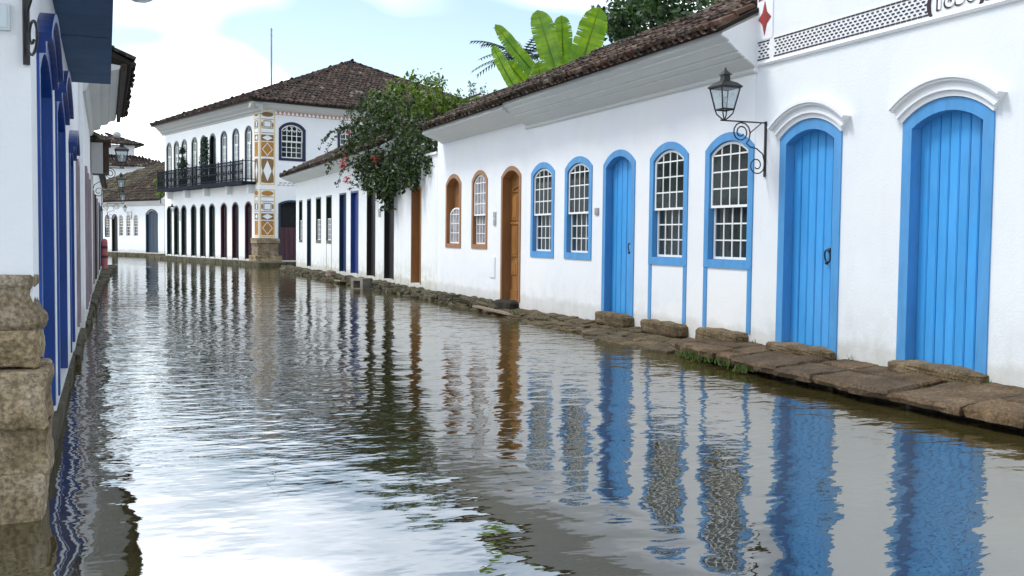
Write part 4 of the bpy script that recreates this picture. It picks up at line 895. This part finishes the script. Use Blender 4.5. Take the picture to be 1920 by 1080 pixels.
plate('meter_box', 'dark grey box on the wall between the two black doors', 33.9, 2.58, .32, .26, GREYPL, 'meter box')
plate('meter_box', 'low pale box on white wall beside the carved orange door', 22.95, 1.05, .34, .5, P_WHITE, 'meter box')
bm = NB(); box(bm, -.78, -.53, 6.92, 6.949, 2.98, 3.14); box(bm, -.765, -.545, 6.915, 6.925, 2.995, 3.125); tag(mesh_obj('street_plaque', bm, PALEPL), 'pale blank plaque high on the left corner house wall', 'plaque')
bm = NB(); box(bm, -.9, .9, -.09, .09, -.02, .02); pk = mesh_obj('plank', bm, PLANKM); pk.location = (8.22, 21.5, .10); pk.rotation_euler = (R(3), R(-3), R(100)); tag(pk, 'weathered plank lying on the rubble before the carved orange door', 'plank')
bm = NB(); box(bm, -1.1, 1.1, -.1, .1, -.03, .03); pk = mesh_obj('plank', bm, PLANKM); pk.location = (8.1, 37.5, .10); pk.rotation_euler = (R(4), R(2), R(84)); tag(pk, 'brown plank lying on the kerb below the bright blue door', 'plank')
bm = NB(); hull_block(bm, (0, 0, .08), (.28, .36, .22), .03, .4, .3, 3); pk = mesh_obj('boulder', bm, stone('pinkish_stone', [(.2, .14, .1), (.34, .25, .2), (.45, .36, .3)], 4)); pk.location = (8.15, 39.3, .22); tag(pk, 'pinkish stone on the mossy kerb by the navy door', 'stone')
bm = NB(); prism(bm, [rect(-.33, .33, -.22, .22), rect(-.19, .19, -.12, .13)], -.2, .2); pk = mesh_obj('concrete_block', fix(bm), CONC); pk.location = (8.0, 33.6, .14); pk.rotation_euler = (0, 0, R(-66)); tag(pk, 'hollow grey concrete block at the water below the two black doors', 'block')

# ------------------------------------------------------------------ pots on the balcony
def leaf(bm, c, n, l, wv, up=None):
    n = n.normalized(); a = n.orthogonal().normalized(); a = Matrix.Rotation(random.uniform(0, 6.28), 3, n) @ a if up is None else (up-n*up.dot(n)).normalized(); b = n.cross(a)
    v = [bm.verts.new(p) for p in (c-a*l*.5, c+b*wv*.5-a*l*.05, c+a*l*.5, c-b*wv*.5-a*l*.05)]; bm.faces.new(v)
def rv(): 
    while 1:
        v = Vector((random.uniform(-1, 1), random.uniform(-1, 1), random.uniform(-1, 1)))
        if .05 < v.length < 1: return v
def clump(bm, c, r, n, l, shell_=.55, flat=1.0, sx=1, sy=1):
    c = Vector(c)
    for _ in range(n):
        v = rv(); v = v.normalized()*(shell_+(1-shell_)*random.random())*r*random.uniform(.75, 1.12); q = c+Vector((v.x*sx, v.y*sy, v.z*flat)); nn = (v.normalized()*.5+rv().normalized()*.8+Vector((0, 0, .35)))
        s = l*random.uniform(.65, 1.3); leaf(bm, q, nn, s, s*.55)
pot = thing('potted_shrub', 'tall column shaped dark green shrub, potted on the mansion balcony', 'plant', C0+RE @ Vector((-.5, 7.45, 4.90)), ang)
bm = NB(); tube(bm, [(0, 0, 0), (0, 0, .3), (0, 0, .5), (0, 0, .55)], [.2, .26, .3, .31], 12); mesh_obj('pot', bm, BROWN_W, pot)
bm = NB(); tube(bm, [(0, 0, .5), (0, 0, 2.3)], [.04, .015], 6); mesh_obj('stem', bm, BARK, pot)
bm = NB()
for z, r_ in ((.75, .46), (1.1, .48), (1.45, .46), (1.7, .40), (2.0, .33), (2.3, .30), (2.6, .28), (2.9, .22)): clump(bm, (0, 0, z), r_, 190, .13, .4)
mesh_obj('foliage', bm, LEAF_P, pot)
pot = thing('potted_shrub', 'dark clipped shrub with a round knob on top, potted on the mansion balcony', 'plant', C0+RE @ Vector((-.55, 11.55, 4.90)), ang)
bm = NB(); tube(bm, [(0, 0, 0), (0, 0, .3), (0, 0, .5), (0, 0, .55)], [.22, .28, .32, .33], 12); mesh_obj('pot', bm, BROWN_W, pot)
bm = NB(); tube(bm, [(0, 0, .5), (0, 0, 2.4)], [.05, .03], 6); mesh_obj('stem', bm, BARK, pot)
bm = NB()
for x_, z, r_ in ((0, .8, .5), (0, 1.15, .5), (0, 1.5, .46), (-.28, 1.5, .3), (.28, 1.45, .3), (0, 1.85, .26), (0, 2.38, .25), (0, 2.5, .22)): clump(bm, (0, x_, z), r_, 210, .12, .3)
mesh_obj('foliage', bm, LEAF_P, pot)
yp = thing('flowering_shrub', 'small yellow green shrub beside the mansion balcony on the far roof', 'plant', (3.9, 81.5, 4.3)); bm = NB(); tube(bm, [(0, 0, -.2), (0, 0, .6)], .04, 5); mesh_obj('stem', bm, BARK, yp); bm = NB()
for c_ in ((0, 0, .5), (.1, .1, 1.1), (-.1, 0, 1.5)): clump(bm, c_, .42, 90, .2, .3)
mesh_obj('foliage', bm, LEAF_Y, yp)

# ------------------------------------------------------------------ vegetation
# flowering vine over the yard wall
vn = thing('flowering_vine', 'large green climbing vine with red flowers spilling over the yard wall', 'vine', (9.3, 30.5, 0))
o0 = Vector((9.3, 30.5, 0)); bm = NB()
tube(bm, [(0, 0, -.3), (.05, .1, 1.6), (-.1, -.1, 3.2), (-.25, .2, 4.6), (-.3, .9, 5.4)], [.13, .11, .09, .07, .04], 7)
for tgt in ((-.6, 4.5, 6.0), (-.9, 6.8, 5.0), (.2, -2.6, 5.0), (-1.2, 2.0, 4.2), (1.2, 1.2, 6.5), (-.8, 5.4, 6.6), (-1.1, 1.2, 3.0)):
    tube(bm, [(-.1, 0, 3.4), (tgt[0]*.4, tgt[1]*.45, 3.4+(tgt[2]-3.4)*.75+.3), tgt], [.06, .04, .012], 5)
mesh_obj('stem', bm, BARK, vn)
bm = NB(); bf = NB()
def vclump(x, y, z, r, n, l=.135, **k): clump(bm, Vector((x, y, z))-o0, r, n, l, .12, **k)
dense = [(8.75, 28.4, 4.35, .75), (8.6, 29.2, 4.3, .85), (8.6, 30.3, 4.35, .9), (8.5, 31.4, 4.4, .95), (8.5, 32.6, 4.5, .95), (8.5, 33.7, 4.6, .9), (8.6, 34.8, 4.7, .8), (8.75, 28.2, 3.85, .5), (8.5, 29.4, 3.75, .55), (8.45, 30.6, 3.7, .55), (8.4, 31.6, 3.6, .55), (8.4, 32.6, 3.75, .6), (8.9, 30.5, 5.0, .8), (8.8, 32.2, 5.2, .9), (8.8, 34.0, 5.3, .9), (8.9, 29.3, 4.9, .6)]
for x, y, z, r in dense: vclump(x, y, z, r, int(520*r))
for y, zl in ((28.75, 3.25), (31.7, 2.7), (31.9, 3.0), (32.15, 2.75), (32.4, 3.2), (31.3, 3.2), (33.2, 3.1), (34.3, 3.35), (35.2, 3.5), (29.3, 3.35), (30.1, 3.3)):
    for z in [zl+.22*k for k in range(4)]: vclump(8.45, y+random.uniform(-.1, .1), z, .22, 42, .15)
for x, y, z, r in ((8.7, 35.8, 4.6, .5), (8.6, 36.6, 4.4, .35), (8.6, 35.4, 5.4, .6), (8.8, 36.2, 5.8, .5), (8.8, 35.2, 6.2, .5), (8.6, 37.6, 4.7, .25), (8.4, 38.3, 4.5, .2), (8.9, 34.0, 6.0, .6)): vclump(x, y, z, r, int(240*r))
for x, y, z, r in ((8.5, 36.8, 5.3, .3), (8.5, 37.6, 5.2, .2), (8.6, 36.9, 5.9, .25), (8.7, 36.6, 6.3, .25), (8.6, 36.0, 6.6, .3), (8.5, 38.0, 5.9, .15), (8.9, 35, 6.7, .35)): vclump(x, y, z, r, int(200*r))
for _ in range(110):
    y = random.uniform(30, 38); vclump(8.5+random.uniform(-.3, .3), y, random.uniform(3.3, 6.4) if y < 34 else random.uniform(3.9, 6.5), .25, 12, .14)
bs = NB()
for k in range(46):
    y = random.uniform(29, 37.8); x = 8.5+random.uniform(-.15, .3); z = random.uniform(4.2, 6.3); p = Vector((x, y, z))-o0; d = Vector((random.uniform(-.9, .1), random.uniform(-.2, 1.2), random.uniform(.0, .7))); pts = [p]
    for i in range(7): d = d+Vector((0, 0, -.28)); p = p+d.normalized()*.2; pts.append(p)
    tube(bs, pts, [.012-.001*i for i in range(8)], 4)
    for q in pts[1:]: clump(bm, q, .11, 8, .12, .2)
mesh_obj('foliage', bm, LEAF_V, vn); mesh_obj('shoots', bs, BARK, vn)
bm = NB()
for _ in range(90):
    y = random.uniform(30.0, 36.5); vclump(9.0+random.uniform(-.2, .9), y, random.uniform(5.3, 7.0)-(36-y)*.04, random.uniform(.18, .42), 50, .13)
for _ in range(85):
    y = random.uniform(28.3, 33.5); vclump(10.4+random.uniform(-.4, .5), y, random.uniform(5.0, 5.75)+(y-28.3)*.16, random.uniform(.18, .38), 55, .13)
mesh_obj('young_foliage', bm, LEAF_Y, vn)
bm = NB()
for y, z, r, n in ((36.9, 4.40, .20, 80), (36.3, 4.60, .16, 70), (36.0, 4.62, .11, 40), (36.2, 3.80, .16, 56), (36.5, 3.7, .09, 18), (32.3, 4.25, .18, 50), (35.8, 5.4, .12, 18)): bm = NB(); vclump(8.02, y-.3, z, r*1.15, int(n*.8), .09); mesh_obj('flower_cluster', bm, FLOWER, vn)
# banana plant
bp_ = thing('banana_plant', 'bright green banana plant rising behind the tiled roof', 'plant', (12, 27.4, 0)); ob = Vector((12, 27.4, 0))
bm = NB()
for dx, dy, h_ in ((0, 0, 5.6), (.3, 1.6, 5.0), (-.2, -.9, 5.0), (.3, 2.5, 4.6)): tube(bm, [(dx, dy, -.4), (dx*1.1, dy, 2.5), (dx, dy, h_)], [.17, .15, .08], 8)
mesh_obj('stem', bm, LEAF_Y, bp_)
FWH = Vector((math.sin(.42), math.cos(.42), 0)); RTH = Vector((math.cos(.42), -math.sin(.42), 0))
def blade(base, tip, wd, bend=.25, face=0.0, fold=.3, tears=5, back=0.0):
    bm = NB(); base, tip = Vector(base)-ob, Vector(tip)-ob; ax = tip-base; L = ax.length; n = 34; d = ax.normalized()
    side = (Matrix.Rotation(face, 3, d) @ (d.cross(-FWH))).normalized(); nr = side.cross(d).normalized()
    uv = bm.loops.layers.uv.new('UVMap'); rows = []; tear = {}
    for s_ in (-1, 1):
        for _ in range(tears): tear[(s_, random.randint(4, n-3))] = random.uniform(.1, .5)
    sp = lambda t: base+ax*t+nr*(bend*L*(t*t-t*.3))+FWH*back*t
    wf = lambda t: wd*.5*min(1, (t/.10)**.6 if t > 0 else 0)*max(0, 1-max(0, (t-.72)/.28)**2.6)**.6
    for s_ in (-1, 1):
        prev = None
        for k in range(n+1):
            t = .0+k/n; c = sp(t); w_ = wf(t)*random.uniform(.95, 1.04); droop = random.uniform(-.02, .02)
            a = bm.verts.new(c); m_ = bm.verts.new(c+side*s_*w_*.55+nr*w_*fold*.5); e = bm.verts.new(c+side*s_*w_+nr*(w_*fold*.25+droop)-d*.0)
            cur = (a, m_, e, t)
            if prev:
                f1 = bm.faces.new((prev[0], cur[0], cur[1], prev[1])); pm, pe2 = prev[1], prev[2]
                if (s_, k) in tear:
                    g = tear[(s_, k)]; pe2 = bm.verts.new(prev[2].co.lerp(cur[2].co, g))
                f2 = bm.faces.new((pm, cur[1], cur[2], pe2))
                for f in (f1, f2):
                    for lp_ in f.loops: lp_[uv].uv = ((lp_.vert.co-c).dot(side), t*8)
            prev = cur
    tube(bm, [sp(-.12)]+[sp(k/8) for k in range(9)], [.05, .045, .04, .035, .03, .026, .02, .016, .012, .006], 5)
    return mesh_obj('leaf', bm, BANANA, bp_)
def wp(px, py, dist):   # point on the sight line of a photo column/row at a given horizontal distance
    th = yaw+math.atan((px-960)/1900); return Vector((math.sin(th)*dist, math.cos(th)*dist, EYE+(446+.011*(px-960)-py)*dist*math.cos(th-yaw)/1900))
for (b_, t_, wd, bend, face, fold, tears, dd) in (
    ((985, 205), (914, 93), .50, .10, .75, .35, 4, 29.5), ((1045, 190), (919, 58), .50, .12, .5, .35, 12, 30.0), ((1046, 170), (1002, 20), .70, -.08, .15, .25, 9, 29.6), ((1052, 165), (1047, 34), .62, .05, -.2, .25, 18, 30.4),
    ((1064, 185), (1117, 20), .84, .08, -.12, .22, 10, 29.4), ((1060, 180), (1149, 96), .50, .15, .2, .3, 4, 29.9), ((1010, 195), (945, 118), .5, .05, .2, .3, 5, 30.4), ((1020, 205), (1005, 120), .6, .1, -.4, .3, 8, 29.2), ((975, 215), (880, 192), .45, .1, .4, .3, 4, 29.0), ((1060, 215), (1030, 130), .55, .05, .5, .3, 5, 29.0)):
    blade(wp(*b_, dd), wp(*t_, dd+random.uniform(-.4, .4)), wd, bend, face, fold, tears)
# broad dark tree
def limb(bm, p, q, r0, r1, k=3, wob=.3):
    p, q = Vector(p), Vector(q); pts = [p.lerp(q, i/k)+Vector((random.uniform(-wob, wob), random.uniform(-wob, wob), random.uniform(-wob, wob)))*(0 < i < k) for i in range(k+1)]; tube(bm, pts, [r0+(r1-r0)*i/k for i in range(k+1)], 6)
def tree(name, label, loc, crown, h_tr, mat, n_cl, rcl, leaf_l, n_leaf, cat='tree'):
    t = thing(name, label, cat, loc); bt = NB(); bl = NB(); rx, ry, rz, cz = crown
    limb(bt, (0, 0, -.4), (.2, .1, h_tr), .34, .24, 4, .15)
    for i in range(n_cl):
        v = rv(); v = v.normalized()*random.uniform(.45, 1); q = Vector((v.x*rx, v.y*ry, cz+v.z*rz))
        if i % 4 == 0: limb(bt, (.2, .1, h_tr*random.uniform(.75, 1)), q, .13, .03, 3, .4)
        clump(bl, q, rcl*random.uniform(.6, 1.25), n_leaf, leaf_l, .35, .75)
    mesh_obj('trunk', bt, BARK, t); mesh_obj('crown', bl, mat, t); return t
tree('broadleaf_tree', 'large dark green tree behind the banana plant and tiled roof', (25.6, 39.5, 0), (5.6, 6.0, 3.4, 11.6), 7.5, LEAF_T, 120, 1.15, .34, 150)
tree('broadleaf_tree', 'lower dark tree rising at the right over the reddish roof', (24.5, 31.5, 0), (4.4, 4.5, 2.6, 9.0), 6, LEAF_T, 70, .95, .30, 140)
# palm
pm = thing('palm_tree', 'dark palm tree half hidden behind the banana leaves', 'tree', (18.2, 44.6, 0)); bm = NB(); tube(bm, [(0, 0, -.4), (.1, 0, 4), (0, .1, 8), (0, 0, 10.2)], [.22, .18, .15, .13], 8); mesh_obj('trunk', bm, BARK, pm); bm = NB()
for k in range(22):
    a_ = 2*math.pi*k/22+random.uniform(-.2, .2); el = random.uniform(.1, 1.1); L = random.uniform(2.0, 2.9); pts = []
    for i in range(9): s = i/8; pts.append(Vector((math.cos(a_)*L*s*math.cos(el*.7), math.sin(a_)*L*s*math.cos(el*.7), 10.2+L*s*math.sin(el)-1.1*s*s)))
    tube(bm, pts, [.03-.003*i for i in range(9)], 4)
    for i in range(1, 9):
        d = (pts[i]-pts[i-1]).normalized(); sd_ = d.cross(Vector((0, 0, 1))).normalized()
        for s_ in (-1, 1):
            for f in (0, .5):
                q = pts[i-1].lerp(pts[i], f); l = .55*(1-.4*i/9); tip = q+(sd_*s_*.75+d*.5+Vector((0, 0, -.35))).normalized()*l
                v = [bm.verts.new(x) for x in (q-d*.06, q+d*.06, tip)]; bm.faces.new(v)
mesh_obj('crown', bm, LEAF_P, pm)
# thin bush with bare twigs
sb = thing('sparse_bush', 'spindly bush with bare twigs and few leaves above the roof', 'bush', (14, 39.2, 0)); bm = NB(); bl = NB(); limb(bm, (0, 0, -.4), (0, 0, 5.4), .09, .06, 4, .15)
for _ in range(22):
    q = Vector((random.uniform(-.9, .9), random.uniform(-1.3, 1.6), random.uniform(6.6, 8.3))); limb(bm, (0, 0, random.uniform(4.8, 5.6)), q, .03, .008, 3, .15)
    clump(bl, q, .2, 9, .13, .2); 
    if random.random() < .6: clump(bl, q*.85+Vector((0, 0, .9)), .25, 7, .13, .2)
mesh_obj('twigs', bm, BARK, sb); mesh_obj('foliage', bl, LEAF_B, sb)
